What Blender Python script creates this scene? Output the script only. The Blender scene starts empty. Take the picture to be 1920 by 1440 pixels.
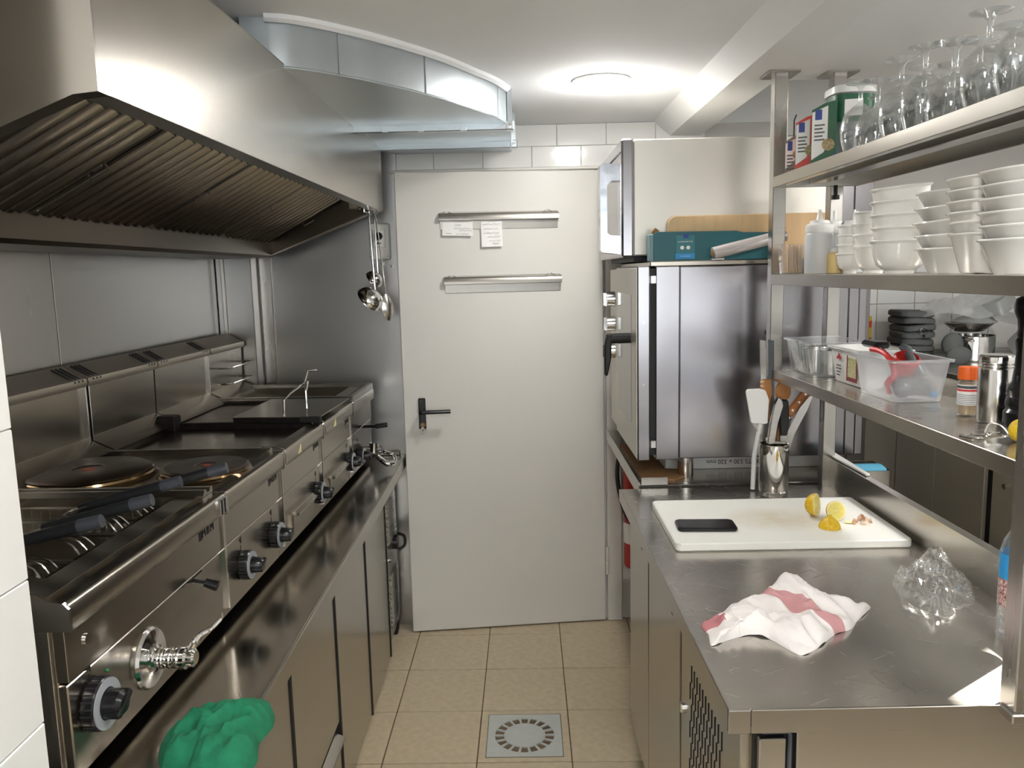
import bpy, bmesh, math, random
from math import pi, sin, cos, radians as RAD
from mathutils import Vector, Matrix, noise
random.seed(7)
scn = bpy.context.scene
COL = scn.collection
# ---------------------------------------------------------------- camera
cd = bpy.data.cameras.new('camera'); cam = bpy.data.objects.new('camera', cd); COL.objects.link(cam)
cd.sensor_width = 36.0; cd.lens = 1500 / 1920 * 36.0; cd.clip_start = 0.02
cam.matrix_world = Matrix(((0.9997176, 0.02353629, 0.00327939, 0.0),
                           (0.0, 0.13800022, -0.9904322, 0.0),
                           (-0.02376366, 0.9901525, 0.13796125, 1.55), (0, 0, 0, 1)))
scn.camera = cam
# ---------------------------------------------------------------- world, sun, exposure
w = bpy.data.worlds.new('world'); scn.world = w; w.use_nodes = True
bg = w.node_tree.nodes['Background']; bg.inputs[0].default_value = (0.93, 0.97, 1.0, 1); bg.inputs[1].default_value = 3.6
sd = bpy.data.lights.new('sun', 'SUN'); sd.energy = 110.0; sd.angle = RAD(0.6); sd.color = (1, 0.94, 0.84)
sun = bpy.data.objects.new('sun', sd); COL.objects.link(sun)
sun.rotation_euler = Vector((-.82, -.57, -.53)).to_track_quat('-Z', 'Y').to_euler()
scn.view_settings.view_transform = 'Standard'; scn.view_settings.look = 'None'
scn.view_settings.gamma = 1.0; scn.view_settings.use_curve_mapping = False
scn.view_settings.exposure = 0.58
LAMP_W = 11.0
# ---------------------------------------------------------------- materials
MATS = {}
def S(c):  # sRGB 0-255 to linear
    return tuple(((v / 255 / 12.92) if v <= 10 else ((v / 255 + 0.055) / 1.055) ** 2.4) for v in c) + (1,)
def mat(name, rgb, rough=0.5, metal=0.0, spec=0.5, noise_sc=None, noise_amt=0.0, bump=0.0, bump_sc=(60, 60, 60), trans=0.0,
        alpha=1.0, ior=1.45, emit=None, rough_var=0.0, coat=0.0, sss=0.0, mix2=None, bump_dist=0.002, nlo=None):
    nlo = nlo if nlo is not None else (.2 if metal > .5 else .35)
    m = bpy.data.materials.new(name); m.use_nodes = True; MATS[name] = m
    nt = m.node_tree; N = nt.nodes; L = nt.links; p = N['Principled BSDF']
    p.inputs['Base Color'].default_value = S(rgb); p.inputs['Roughness'].default_value = rough
    p.inputs['Metallic'].default_value = metal; p.inputs['IOR'].default_value = ior
    p.inputs['Specular IOR Level'].default_value = spec
    p.inputs['Transmission Weight'].default_value = trans; p.inputs['Alpha'].default_value = alpha
    p.inputs['Coat Weight'].default_value = coat
    if sss: p.inputs['Subsurface Weight'].default_value = sss; p.inputs['Subsurface Scale'].default_value = 0.01
    if emit: p.inputs['Emission Color'].default_value = S(emit[0]); p.inputs['Emission Strength'].default_value = emit[1]
    if noise_sc or bump or rough_var:
        tc = N.new('ShaderNodeTexCoord')
        if noise_sc:
            mp = N.new('ShaderNodeMapping'); mp.inputs['Scale'].default_value = noise_sc; L.new(tc.outputs['Object'], mp.inputs[0])
            nz = N.new('ShaderNodeTexNoise'); nz.inputs['Scale'].default_value = 1; nz.inputs['Detail'].default_value = 5
            L.new(mp.outputs[0], nz.inputs['Vector'])
            rp = N.new('ShaderNodeValToRGB'); c = S(rgb); c2 = S(mix2) if mix2 else tuple(v * (1 - noise_amt) for v in c[:3]) + (1,)
            rp.color_ramp.elements[0].position = nlo; rp.color_ramp.elements[1].position = 1 - nlo
            rp.color_ramp.elements[0].color = c2; rp.color_ramp.elements[1].color = c
            L.new(nz.outputs[0], rp.inputs[0]); L.new(rp.outputs[0], p.inputs['Base Color'])
            if rough_var:
                mr = N.new('ShaderNodeMapRange'); mr.inputs[1].default_value = 0.15; mr.inputs[2].default_value = 0.85
                mr.inputs[3].default_value = max(0.02, rough - rough_var); mr.inputs[4].default_value = rough + rough_var
                L.new(nz.outputs[0], mr.inputs[0]); L.new(mr.outputs[0], p.inputs['Roughness'])
        if bump:
            mp2 = N.new('ShaderNodeMapping'); mp2.inputs['Scale'].default_value = bump_sc; L.new(tc.outputs['Object'], mp2.inputs[0])
            n2 = N.new('ShaderNodeTexNoise'); n2.inputs['Scale'].default_value = 1; n2.inputs['Detail'].default_value = 3
            L.new(mp2.outputs[0], n2.inputs['Vector'])
            b = N.new('ShaderNodeBump'); b.inputs['Strength'].default_value = bump; b.inputs['Distance'].default_value = bump_dist
            L.new(n2.outputs[0], b.inputs['Height']); L.new(b.outputs[0], p.inputs['Normal'])
    return m
def thin(name, rgb, opac=0.05, rough=0.05, gloss=0.8):  # thin clear plastic or glass: passes light straight through, mirrors at the edges
    m = bpy.data.materials.new(name); m.use_nodes = True; nt = m.node_tree; N = nt.nodes; L = nt.links
    N.clear(); out = N.new('ShaderNodeOutputMaterial'); t = N.new('ShaderNodeBsdfTransparent'); t.inputs[0].default_value = (0.97, 0.98, 0.98, 1)
    g = N.new('ShaderNodeBsdfAnisotropic'); g.inputs['Color'].default_value = (1, 1, 1, 1); g.inputs['Roughness'].default_value = rough
    lw = N.new('ShaderNodeLayerWeight'); lw.inputs[0].default_value = 0.25
    pw = N.new('ShaderNodeMath'); pw.operation = 'MULTIPLY_ADD'; pw.inputs[1].default_value = gloss; pw.inputs[2].default_value = 0.05; pw.use_clamp = True
    L.new(lw.outputs['Facing'], pw.inputs[0])
    mx = N.new('ShaderNodeMixShader'); L.new(pw.outputs[0], mx.inputs[0]); L.new(t.outputs[0], mx.inputs[1]); L.new(g.outputs[0], mx.inputs[2])
    d = N.new('ShaderNodeBsdfDiffuse'); d.inputs[0].default_value = S(rgb)
    m2 = N.new('ShaderNodeMixShader'); m2.inputs[0].default_value = opac; L.new(mx.outputs[0], m2.inputs[1]); L.new(d.outputs[0], m2.inputs[2])
    L.new(m2.outputs[0], out.inputs[0]); MATS[name] = m
    return m
ST_Y = mat('brushed_steel_y', (186, 182, 175), 0.25, 1, noise_sc=(8, 1, 8), noise_amt=0.05, rough_var=0.03)
ST_X = mat('brushed_steel_x', (186, 182, 176), 0.26, 1, noise_sc=(1, 8, 8), noise_amt=0.05, rough_var=0.03)
ST_Z = mat('brushed_steel_z', (186, 182, 176), 0.27, 1, noise_sc=(8, 8, 1), noise_amt=0.05, rough_var=0.03)
ST_W = mat('wall_sheet_steel', (178, 176, 173), 0.30, 1, noise_sc=(2, 2, .8), noise_amt=0.05, rough_var=0.05)
ST_D = mat('cooker_steel', (172, 165, 154), 0.24, 1, noise_sc=(4, 1, 4), noise_amt=0.06, rough_var=0.04)
ST_M = mat('matt_hood_steel', (150, 140, 124), 0.5, 0.5)
ST_F = mat('flue_steel', (176, 168, 154), 0.36, 0.8, noise_sc=(4, 1, 4), noise_amt=0.06)
ST_C = mat('dark_reflect_hood_steel', (92, 84, 74), 0.30, 1, noise_sc=(4, 1, 4), noise_amt=0.08, rough_var=0.04)  # dark reflection of the cookers put into the base colour
ST_H = mat('hood_steel', (196, 191, 183), 0.25, 1, noise_sc=(3, .6, 5), noise_amt=0.05, rough_var=0.04)
ST_G = mat('greasy_filter_steel', (158, 151, 141), 0.24, 1, noise_sc=(5, 3, 5), noise_amt=0.12, rough_var=0.05)
ST_O = mat('oven_steel', (156, 153, 156), 0.22, 1, noise_sc=(.6, 5, 7), noise_amt=0.05, rough_var=0.03)
CREAM_ST = mat('satin_oven_side', (205, 201, 192), 0.42, 0.75, noise_sc=(2, 2, 2), noise_amt=0.03)
def worktop_mat():
    m = mat('worktop_steel', (190, 185, 177), 0.24, 0.84, noise_sc=(3, 2.2, 3), noise_amt=0.07); N = m.node_tree.nodes; L = m.node_tree.links; p = N['Principled BSDF']
    tc = N.new('ShaderNodeTexCoord'); acc = None
    for rot, sc, th in ((0.6, (6, 190, 1), .69), (-0.5, (9, 230, 1), .70), (1.3, (10, 170, 1), .71)):
        m0 = N.new('ShaderNodeMapping'); m0.inputs['Rotation'].default_value = (0, 0, rot); L.new(tc.outputs['Object'], m0.inputs[0])
        mp = N.new('ShaderNodeMapping'); mp.inputs['Scale'].default_value = sc; L.new(m0.outputs[0], mp.inputs[0])
        nz = N.new('ShaderNodeTexNoise'); nz.inputs['Scale'].default_value = 1; nz.inputs['Detail'].default_value = 1; L.new(mp.outputs[0], nz.inputs['Vector'])
        mr = N.new('ShaderNodeMapRange'); mr.inputs[1].default_value = th; mr.inputs[2].default_value = th + .05; L.new(nz.outputs[0], mr.inputs[0])
        if acc is None: acc = mr.outputs[0]
        else:
            mx = N.new('ShaderNodeMath'); mx.operation = 'MAXIMUM'; L.new(acc, mx.inputs[0]); L.new(mr.outputs[0], mx.inputs[1]); acc = mx.outputs[0]
    n2 = N.new('ShaderNodeTexNoise'); n2.inputs['Scale'].default_value = 4.5; n2.inputs['Detail'].default_value = 3; L.new(tc.outputs['Object'], n2.inputs['Vector'])
    m2 = N.new('ShaderNodeMapRange'); m2.inputs[1].default_value = .1; m2.inputs[2].default_value = .9; m2.inputs[3].default_value = .12; m2.inputs[4].default_value = .30; L.new(n2.outputs[0], m2.inputs[0])
    ad = N.new('ShaderNodeMath'); ad.operation = 'MULTIPLY_ADD'; ad.inputs[1].default_value = .10; L.new(acc, ad.inputs[0]); L.new(m2.outputs[0], ad.inputs[2]); L.new(ad.outputs[0], p.inputs['Roughness'])
    return m
ST_T = worktop_mat()
ST_L = mat('smooth_worktop_steel', (176, 170, 160), 0.17, 1, noise_sc=(2.5, 1.5, 2.5), noise_amt=0.08, rough_var=0.05)
CHROME = mat('polished_chrome', (225, 224, 222), 0.07, 1)
CHROME_R = mat('satin_chrome', (205, 203, 200), 0.18, 1)
GALV = mat('galvanised_sheet', (194, 202, 206), 0.36, 0.9, noise_sc=(14, 14, 14), noise_amt=0.12, rough_var=0.07)
GALV_B = mat('bright_zinc', (205, 212, 216), 0.22, 1.0)
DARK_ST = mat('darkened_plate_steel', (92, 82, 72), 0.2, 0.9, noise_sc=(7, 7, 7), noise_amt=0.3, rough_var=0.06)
BURNT = mat('burnt_black_steel', (36, 31, 27), 0.5, 0.5, noise_sc=(40, 40, 40), noise_amt=0.4)
CAST = mat('cast_iron_plate', (72, 60, 50), 0.34, 0.75, noise_sc=(22, 22, 22), noise_amt=0.3, rough_var=0.08)
BRASS = mat('heat_tinted_ring', (146, 122, 90), 0.18, 1, noise_sc=(14, 14, 14), noise_amt=0.35)
RED_DOT = mat('faded_red_dot', (140, 62, 46), 0.5)
BLACK = mat('black_plastic', (20, 20, 22), 0.25)
BLACK_M = mat('matt_black', (24, 24, 25), 0.55)
NAVY = mat('dark_handle_grip', (24, 26, 28), 0.5)
NAVY_T = mat('grey_grip_end', (60, 62, 68), 0.4)
GREY_P = mat('grey_scale_ring', (150, 154, 158), 0.45)
GAP = mat('dark_joint', (26, 24, 22), 0.8)
WHITE_W = mat('white_wall_paint', (236, 236, 235), 0.75, spec=0.3, noise_sc=(2, 2, 2), noise_amt=0.03)
WHITE_C = mat('white_ceiling_paint', (240, 241, 242), 0.85, spec=0.2, noise_sc=(1.5, 1.5, 1.5), noise_amt=0.03)
TILE_W = mat('white_glazed_tile', (230, 229, 226), 0.12, coat=0.3)
GROUT_W = mat('pale_grout', (206, 203, 198), 0.8)
DOOR_P = mat('cream_door_paint', (214, 211, 204), 0.38, noise_sc=(2, 2, 2), noise_amt=0.03)
TILE_F = mat('beige_floor_tile', (196, 180, 152), 0.36, noise_sc=(38, 38, 30), noise_amt=0.13, bump=0.35, bump_sc=(70, 45, 1), bump_dist=0.001)
GROUT_F = mat('brown_floor_grout', (112, 94, 72), 0.85, noise_sc=(30, 30, 30), noise_amt=0.2)
DRAIN = mat('grey_drain_plate', (186, 190, 186), 0.5, noise_sc=(30, 30, 30), noise_amt=0.06)
PORC = mat('white_porcelain', (240, 238, 233), 0.12, coat=0.4)
WHITE_P = mat('white_plastic', (228, 227, 224), 0.35)
BOARD_P = mat('white_cutting_plastic', (232, 231, 224), 0.4, noise_sc=(9, 9, 9), noise_amt=0.03)
PALE_SW = mat('switch_plastic', (222, 220, 214), 0.4)
RAIL = mat('rail_steel', (138, 134, 128), 0.33, 1)
CUP = mat('cupboard_steel', (188, 180, 162), 0.42, 0.4)
COLST = mat('column_steel', (122, 120, 121), 0.3, 1)
WALL_G = mat('shaded_wall_grey', (198, 194, 188), 0.6)
PAPER = mat('paper', (242, 240, 236), 0.8)
INK = mat('blue_grey_ink', (140, 142, 158), 0.8)
WOOD = mat('light_board_wood', (222, 186, 140), 0.5, noise_sc=(60, 60, 3), noise_amt=0.08)
WOOD_D = mat('brown_handle_wood', (168, 104, 52), 0.42, noise_sc=(50, 50, 5), noise_amt=0.2)
WOOD_S = mat('spoon_wood', (172, 116, 62), 0.5, noise_sc=(50, 50, 5), noise_amt=0.15)
SKEW = mat('bamboo', (206, 172, 132), 0.6)
TEAL = mat('teal_card', (26, 92, 100), 0.4)
BLUE_L = mat('bright_blue_print', (40, 140, 200), 0.45)
BLUE_D = mat('dark_blue_print', (40, 62, 140), 0.45)
FOIL = mat('foil_film', (214, 207, 204), 0.3, 0.45, bump=0.25, bump_sc=(40, 40, 40))
CARD = mat('brown_cardboard', (150, 112, 72), 0.7, noise_sc=(9, 9, 9), noise_amt=0.15)
CARD_W = mat('white_carton', (206, 204, 200), 0.6)
RED = mat('red_paint', (176, 40, 34), 0.35)
RED_P = mat('red_plastic', (206, 52, 54), 0.35)
GREEN_B = mat('green_card', (36, 92, 62), 0.45)
RED_B = mat('red_card', (206, 70, 52), 0.45)
GREY_B = mat('olive_grey_card', (128, 122, 108), 0.45)
GREY_D = mat('dark_grey_plastic', (84, 88, 90), 0.4)
ORANGE = mat('orange_cap', (232, 104, 34), 0.4)
SPICE = mat('ground_spice', (172, 142, 92), 0.8)
YELLOW = mat('yellow_rind', (226, 192, 44), 0.5, noise_sc=(120, 120, 120), noise_amt=0.12, bump=0.3, bump_sc=(160, 160, 160), mix2=(205, 160, 30))
PITH = mat('lemon_pith', (240, 228, 176), 0.6)
PULP = mat('lemon_pulp', (232, 214, 116), 0.3, sss=0.1)
GARLIC = mat('garlic_skin', (232, 214, 196), 0.6, noise_sc=(60, 60, 60), noise_amt=0.2, mix2=(190, 130, 86))
CLOTH_G = mat('green_cloth', (26, 120, 84), 0.9, noise_sc=(50, 50, 50), noise_amt=0.2, bump=0.5, bump_sc=(900, 900, 900))
CLOTH_GR = mat('dark_grey_cloth', (96, 98, 96), 0.95, bump=0.5, bump_sc=(300, 300, 300))
POT_G = mat('grey_lid_plastic', (150, 152, 150), 0.3)
SCREEN = mat('phone_glass', (16, 15, 16), 0.08, coat=0.5)
BLUE_C = mat('blue_sponge', (92, 168, 200), 0.8)
YEL_T = mat('yellow_tin', (206, 168, 44), 0.4)
SAUCE = mat('pale_yellow_sauce', (226, 200, 140), 0.4)
RUBBER = mat('black_cable', (22, 22, 24), 0.5)
WARN = mat('warning_yellow', (222, 206, 150), 0.5)
LED = mat('led_diffuser', (255, 253, 246), 0.5, emit=((255, 250, 240), 25.0))
PANE = thin('window_glass', (230, 236, 236), 0.0, 0.01, 0.1)
GLASS = thin('clear_glass', (222, 228, 228), 0.02, 0.03, 0.75)
CLEARP = thin('clear_plastic', (228, 233, 235), 0.13, 0.08, .7)
FROST = thin('frosted_plastic', (224, 226, 232), 0.24, 0.3, .6)
SQUEEZE = mat('milky_plastic', (226, 228, 230), 0.3, trans=0.35, ior=1.3)
BAGP = thin('crinkled_clear_film', (238, 238, 238), 0.06, 0.07, 0.7)
BOTTLE = thin('water_bottle_plastic', (216, 226, 232), 0.06, 0.05, .7)
def towel_mat():
    m = mat('white_red_striped_towel', (230, 225, 222), 0.95, bump=0.5, bump_sc=(700, 700, 700)); N = m.node_tree.nodes; L = m.node_tree.links
    tc = N.new('ShaderNodeTexCoord'); sp = N.new('ShaderNodeSeparateXYZ'); L.new(tc.outputs['UV'], sp.inputs[0])
    rp = N.new('ShaderNodeValToRGB'); rp.color_ramp.interpolation = 'CONSTANT'; e = rp.color_ramp.elements
    e[0].position = 0; e[0].color = S((230, 225, 222)); e[1].position = 0.468; e[1].color = S((196, 146, 148))
    x = e.new(0.535); x.color = S((230, 225, 222)); x = e.new(0.955); x.color = S((182, 118, 122))
    L.new(sp.outputs[0], rp.inputs[0]); L.new(rp.outputs[0], N['Principled BSDF'].inputs['Base Color'])
    return m
TOWEL = towel_mat()
# ---------------------------------------------------------------- geometry helpers
class B:
    def __init__(s): s.bm = bmesh.new()
    def _xf(s, vs, M):
        if M is not None: bmesh.ops.transform(s.bm, matrix=M, verts=vs)
    def box(s, x0, x1, y0, y1, z0, z1, bev=0.0, M=None, seg=1):
        r = bmesh.ops.create_cube(s.bm, size=1.0); vs = r['verts']
        for v in vs:
            v.co = Vector((x0 if v.co.x < 0 else x1, y0 if v.co.y < 0 else y1, z0 if v.co.z < 0 else z1))
        if bev > 0:
            es = list({e for v in vs for e in v.link_edges})
            r = bmesh.ops.bevel(s.bm, geom=es, offset=min(bev, 0.45 * min(abs(x1 - x0), abs(y1 - y0), abs(z1 - z0))), segments=seg, affect='EDGES', profile=0.5)
            vs = list({v for f in r['faces'] for v in f.verts} | {v for v in vs if v.is_valid})
        s._xf(vs, M); return s
    def cyl(s, p0, p1, r0, r1=None, n=24, cap=True):
        r1 = r0 if r1 is None else r1; p0 = Vector(p0); p1 = Vector(p1); d = p1 - p0
        q = d.to_track_quat('Z', 'Y').to_matrix().to_4x4()
        r = bmesh.ops.create_cone(s.bm, cap_ends=cap, segments=n, radius1=max(r0, 1e-5), radius2=max(r1, 1e-5), depth=d.length)
        s._xf(r['verts'], Matrix.Translation((p0 + p1) / 2) @ q); return s
    def lathe(s, prof, c=(0, 0, 0), n=32, M=None, sq=0.0, rot=0.0):
        rings = []; allv = []
        for (r, z) in prof:
            if r < 1e-6: v = [s.bm.verts.new((c[0], c[1], c[2] + z))]; rings.append(v); allv += v; continue
            v = []
            for i in range(n):
                a = 2 * pi * i / n
                k = 1.0
                if sq: k = (abs(cos(a)) ** (2 + 6 * sq) + abs(sin(a)) ** (2 + 6 * sq)) ** (-1 / (2 + 6 * sq))
                v.append(s.bm.verts.new((c[0] + r * k * cos(a + rot), c[1] + r * k * sin(a + rot), c[2] + z)))
            rings.append(v); allv += v
        for a, b in zip(rings[:-1], rings[1:]):
            if len(a) == 1 and len(b) == 1: continue
            for i in range(n):
                j = (i + 1) % n
                if len(a) == 1: s.bm.faces.new((a[0], b[j], b[i]))
                elif len(b) == 1: s.bm.faces.new((a[i], a[j], b[0]))
                else: s.bm.faces.new((a[i], a[j], b[j], b[i]))
        s._xf(allv, M); return s
    def tube(s, pts, r, n=8, sub=0, cap=True):
        P = [Vector(p) for p in pts]
        if sub:
            Q = []
            for i in range(len(P) - 1):
                a = P[max(i - 1, 0)]; b = P[i]; c = P[i + 1]; d = P[min(i + 2, len(P) - 1)]
                for k in range(sub):
                    t = k / sub
                    Q.append(0.5 * ((2 * b) + (c - a) * t + (2 * a - 5 * b + 4 * c - d) * t * t + (3 * b - a - 3 * c + d) * t ** 3))
            Q.append(P[-1]); P = Q
        up = Vector((0.13, 0.21, 0.97)); prev = None
        for i, p in enumerate(P):
            t = (P[min(i + 1, len(P) - 1)] - P[max(i - 1, 0)]).normalized()
            x = t.cross(up)
            if x.length < 0.05: x = t.cross(Vector((1, 0, 0)))
            x.normalize(); y = x.cross(t); rr = r[i * (len(r) - 1) // max(1, len(P) - 1)] if isinstance(r, (list, tuple)) else r
            ring = [s.bm.verts.new(p + rr * (cos(2 * pi * k / n) * x + sin(2 * pi * k / n) * y)) for k in range(n)]
            if prev:
                for k in range(n): s.bm.faces.new((prev[k], prev[(k + 1) % n], ring[(k + 1) % n], ring[k]))
            elif cap: s.bm.faces.new(ring)
            prev = ring; up = y
        if cap: s.bm.faces.new(prev)
        return s
    def prism(s, poly, ax, a, b, M=None, bev=0.0):
        def mk(u, v, t): return (t, u, v) if ax == 'x' else (u, t, v) if ax == 'y' else (u, v, t)
        A = [s.bm.verts.new(mk(u, v, a)) for u, v in poly]; Bv = [s.bm.verts.new(mk(u, v, b)) for u, v in poly]
        n = len(poly); fs = [s.bm.faces.new(A), s.bm.faces.new(Bv)]
        for i in range(n): fs.append(s.bm.faces.new((A[i], A[(i + 1) % n], Bv[(i + 1) % n], Bv[i])))
        bmesh.ops.recalc_face_normals(s.bm, faces=fs)
        s._xf(A + Bv, M)
        if bev:
            es = list({e for f in fs for e in f.edges})
            bmesh.ops.bevel(s.bm, geom=es, offset=bev, segments=1, affect='EDGES', profile=0.5)
        return s
    def ring(s, outer, inner, ax, a, b, M=None):  # frame: two loops of equal count
        def mk(u, v, t): return (t, u, v) if ax == 'x' else (u, t, v) if ax == 'y' else (u, v, t)
        L = [[s.bm.verts.new(mk(u, v, t)) for u, v in p] for p in (outer, inner) for t in (a, b)]
        oa, ob, ia, ib = L; n = len(outer); fs = []
        for i in range(n):
            j = (i + 1) % n
            for q in ((oa[i], oa[j], ob[j], ob[i]), (ia[i], ia[j], ib[j], ib[i]), (oa[i], oa[j], ia[j], ia[i]), (ob[i], ob[j], ib[j], ib[i])):
                fs.append(s.bm.faces.new(q))
        bmesh.ops.recalc_face_normals(s.bm, faces=fs); s._xf([v for l in L for v in l], M); return s
    def sphere(s, c, r, sc=(1, 1, 1), u=24, v=14, M=None):
        q = bmesh.ops.create_uvsphere(s.bm, u_segments=u, v_segments=v, radius=r)
        s._xf(q['verts'], Matrix.Translation(c) @ (M or Matrix()) @ Matrix.Diagonal((*sc, 1))); return s
    def surf(s, rows, closed=False, wrap=False):
        V = [[s.bm.verts.new(p) for p in r] for r in rows]
        for a, b in zip(V[:-1], V[1:]):
            m = len(a)
            for i in range(m if wrap else m - 1): s.bm.faces.new((a[i], a[(i + 1) % m], b[(i + 1) % m], b[i]))
        return s
    def xf(s, M): bmesh.ops.transform(s.bm, matrix=M, verts=s.bm.verts[:]); return s
TM = {}
def obj(name, b, m, parent=None, smooth=True, ang=35, label=None, raw=False):
    me = bpy.data.meshes.new(name)
    bmesh.ops.recalc_face_normals(b.bm, faces=b.bm.faces[:])
    b.bm.to_mesh(me); b.bm.free()
    T = TM.get(parent.name) if parent else None
    if T is not None and not raw: me.transform(T.inverted())
    if smooth:
        for p in me.polygons: p.use_smooth = True
        me.set_sharp_from_angle(angle=RAD(ang))
    me.materials.append(m)
    o = bpy.data.objects.new(name, me); COL.objects.link(o)
    if parent:
        o.parent = parent
        if T is not None: TM[o.name] = T
    if label: o['label'] = label
    return o
def thing(name, label, cat, base=None, group=None):
    o = bpy.data.objects.new(name, None); COL.objects.link(o); o.empty_display_size = 0.05
    o['label'] = label; o['category'] = cat
    if group: o['group'] = group
    if base: o.location = base; TM[o.name] = Matrix.Translation(base)
    return o
def tag(o, label, cat, group=None):
    o['label'] = label; o['category'] = cat
    if group: o['group'] = group
    return o
def place(o, loc, rz=0.0, rx=0.0, ry=0.0):
    o.location = loc; o.rotation_euler = (rx, ry, rz); return o
def struct(name, b, m, parent=None, **k):
    o = obj(name, b, m, parent, **k)
    if not parent: o['kind'] = 'structure'
    return o
KIDS = {}
def dup(root, loc, rot=(0, 0, 0), label=None, group=None):
    r = root.copy(); COL.objects.link(r); r.location = loc; r.rotation_euler = rot
    for ch in root.children:
        c = ch.copy(); COL.objects.link(c); c.parent = r
        for g in ch.children:
            d = g.copy(); COL.objects.link(d); d.parent = c
    if label: r['label'] = label
    if group: r['group'] = group
    return r
def share(src, name, parent, M):  # a further copy of a piece under the same parent, sharing its mesh
    o = bpy.data.objects.new(name, src.data); COL.objects.link(o); o.parent = parent; o.matrix_local = M; return o
def text(name, body, size, m, parent, M, ext=0.0004, align='CENTER'):
    c = bpy.data.curves.new(name, 'FONT'); c.body = body; c.size = size; c.extrude = ext; c.align_x = align; c.align_y = 'CENTER'
    tmp = bpy.data.objects.new('letters', c); COL.objects.link(tmp); bpy.context.view_layer.update()
    me = bpy.data.meshes.new_from_object(tmp); bpy.data.objects.remove(tmp, do_unlink=True); bpy.data.curves.remove(c)
    me.materials.clear(); me.materials.append(m)
    o = bpy.data.objects.new(name, me); COL.objects.link(o); o.parent = parent
    T = TM.get(parent.name); o.matrix_local = (T.inverted() if T is not None else Matrix()) @ M
    return o
def basis(o, ux, uy):  # matrix whose local x,y run along ux,uy at o
    ux = Vector(ux).normalized(); uy = Vector(uy).normalized(); uz = ux.cross(uy)
    return Matrix(((ux.x, uy.x, uz.x, o[0]), (ux.y, uy.y, uz.y, o[1]), (ux.z, uy.z, uz.z, o[2]), (0, 0, 0, 1)))
def fbm(p, o=4): return noise.fractal(Vector(p), 1.0, 2.0, o)
ORD = ['lowest', 'second', 'third', 'fourth', 'fifth', 'sixth', 'seventh']
# ================================================================ ROOM
FR = Matrix.Translation((0.161, 2.668, 0)) @ Matrix.Rotation(-0.0167, 4, 'Z')
fl = B().box(-1.3, 2.4, -2.5, 3.6, -0.06, -0.004); floor = struct('floor', fl, GROUT_F)
P = 0.305
tmesh = B().box(-0.1505, 0.1505, -0.1505, 0.1505, -0.006, 0.0, 0.0012)
t0 = None
for i in range(-3, 6):
    for j in range(-9, 3):
        if (i == 0 and j in (-1,)): continue
        cx_, cy_ = -P / 2 + i * P, j * P + P / 2
        q = FR @ Vector((cx_, cy_, 0))
        if q.y > 3.6 or q.x > 1.5 or q.x < -0.95: continue
        M = FR @ Matrix.Translation((cx_, cy_, random.uniform(-0.0006, 0.0004)))
        if t0 is None:
            t0 = obj('floor_tile', tmesh, TILE_F, floor); t0.matrix_local = M
        else: share(t0, 'floor_tile', floor, M)
# cut border tiles round the drain, then the drain itself (cell i=0, j=-1)
dc = FR @ Vector((-P / 2, -P / 2, 0))
MD = Matrix.Translation(dc) @ Matrix.Rotation(-0.0167, 4, 'Z')
for k in range(4):
    b = B().prism([(-0.150, 0.150), (0.150, 0.150), (0.1275, 0.1275), (-0.1275, 0.1275)], 'z', -0.006, -0.0003)
    o = obj('floor_tile_strip', b, TILE_F, floor); o.matrix_local = MD @ Matrix.Rotation(k * pi / 2, 4, 'Z')
dr = thing('floor_drain', 'square pale grey floor drain plate with a ring of slots, set in the beige tiles', 'drain', tuple(dc))
b = B().box(-0.125, 0.125, -0.125, 0.125, -0.03, -0.012); obj('sump', b.xf(MD), GAP, dr)
def sector(r0, r1, a0, a1, n=3):
    return [(r0 * cos(a0 + (a1 - a0) * k / n), r0 * sin(a0 + (a1 - a0) * k / n)) for k in range(n + 1)] + [(r1 * cos(a1 + (a0 - a1) * k / n), r1 * sin(a1 + (a0 - a1) * k / n)) for k in range(n + 1)]
b = B(); NS = 18
sq = lambda a, h: (h * cos(a) / max(abs(cos(a)), abs(sin(a))), h * sin(a) / max(abs(cos(a)), abs(sin(a))))
N_ = 72
o1 = [sq(2 * pi * k / N_, 0.124) for k in range(N_)]; i1 = [(0.100 * cos(2 * pi * k / N_), 0.100 * sin(2 * pi * k / N_)) for k in range(N_)]
b.ring(o1, i1, 'z', -0.006, 0.0)
b.cyl((0, 0, -0.006), (0, 0, 0), 0.070, n=48)
for k in range(NS):
    a = 2 * pi * k / NS
    b.prism(sector(0.069, 0.101, a - 0.045, a + 0.045, 2), 'z', -0.006, 0.0)
obj('slotted_plate', b.xf(MD), DRAIN, dr, ang=30)
b = B(); b.ring([(-.1262, -.1262), (.1262, -.1262), (.1262, .1262), (-.1262, .1262)], [(-.1242, -.1242), (.1242, -.1242), (.1242, .1242), (-.1242, .1242)], 'z', -0.008, 0.0006)
obj('plate_frame', b.xf(MD), ST_X, dr)
# ceiling, sloped beam, soffit, upper ceiling at the right
struct('ceiling', B().box(-1.3, 0.70, -2.5, 3.6, 2.153, 2.23), WHITE_C)
b = B().prism([(0.597, 2.154), (0.666, 2.096), (0.79, 2.092), (0.79, 2.23), (0.597, 2.23)], 'y', -2.5, 3.6); struct('beam', b, WHITE_W)
struct('ceiling', B().box(0.785, 2.31, -2.5, 2.46, 2.092, 2.23), WHITE_W)
struct('ceiling', B().box(0.70, 2.34, 2.40, 3.6, 2.55, 2.6), WHITE_W)
struct('wall_right', B().box(0.72, 0.79, 2.46, 3.6, 2.20, 2.56).box(0.79, 2.4, 2.44, 2.46, 2.20, 2.56), WHITE_W)
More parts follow.
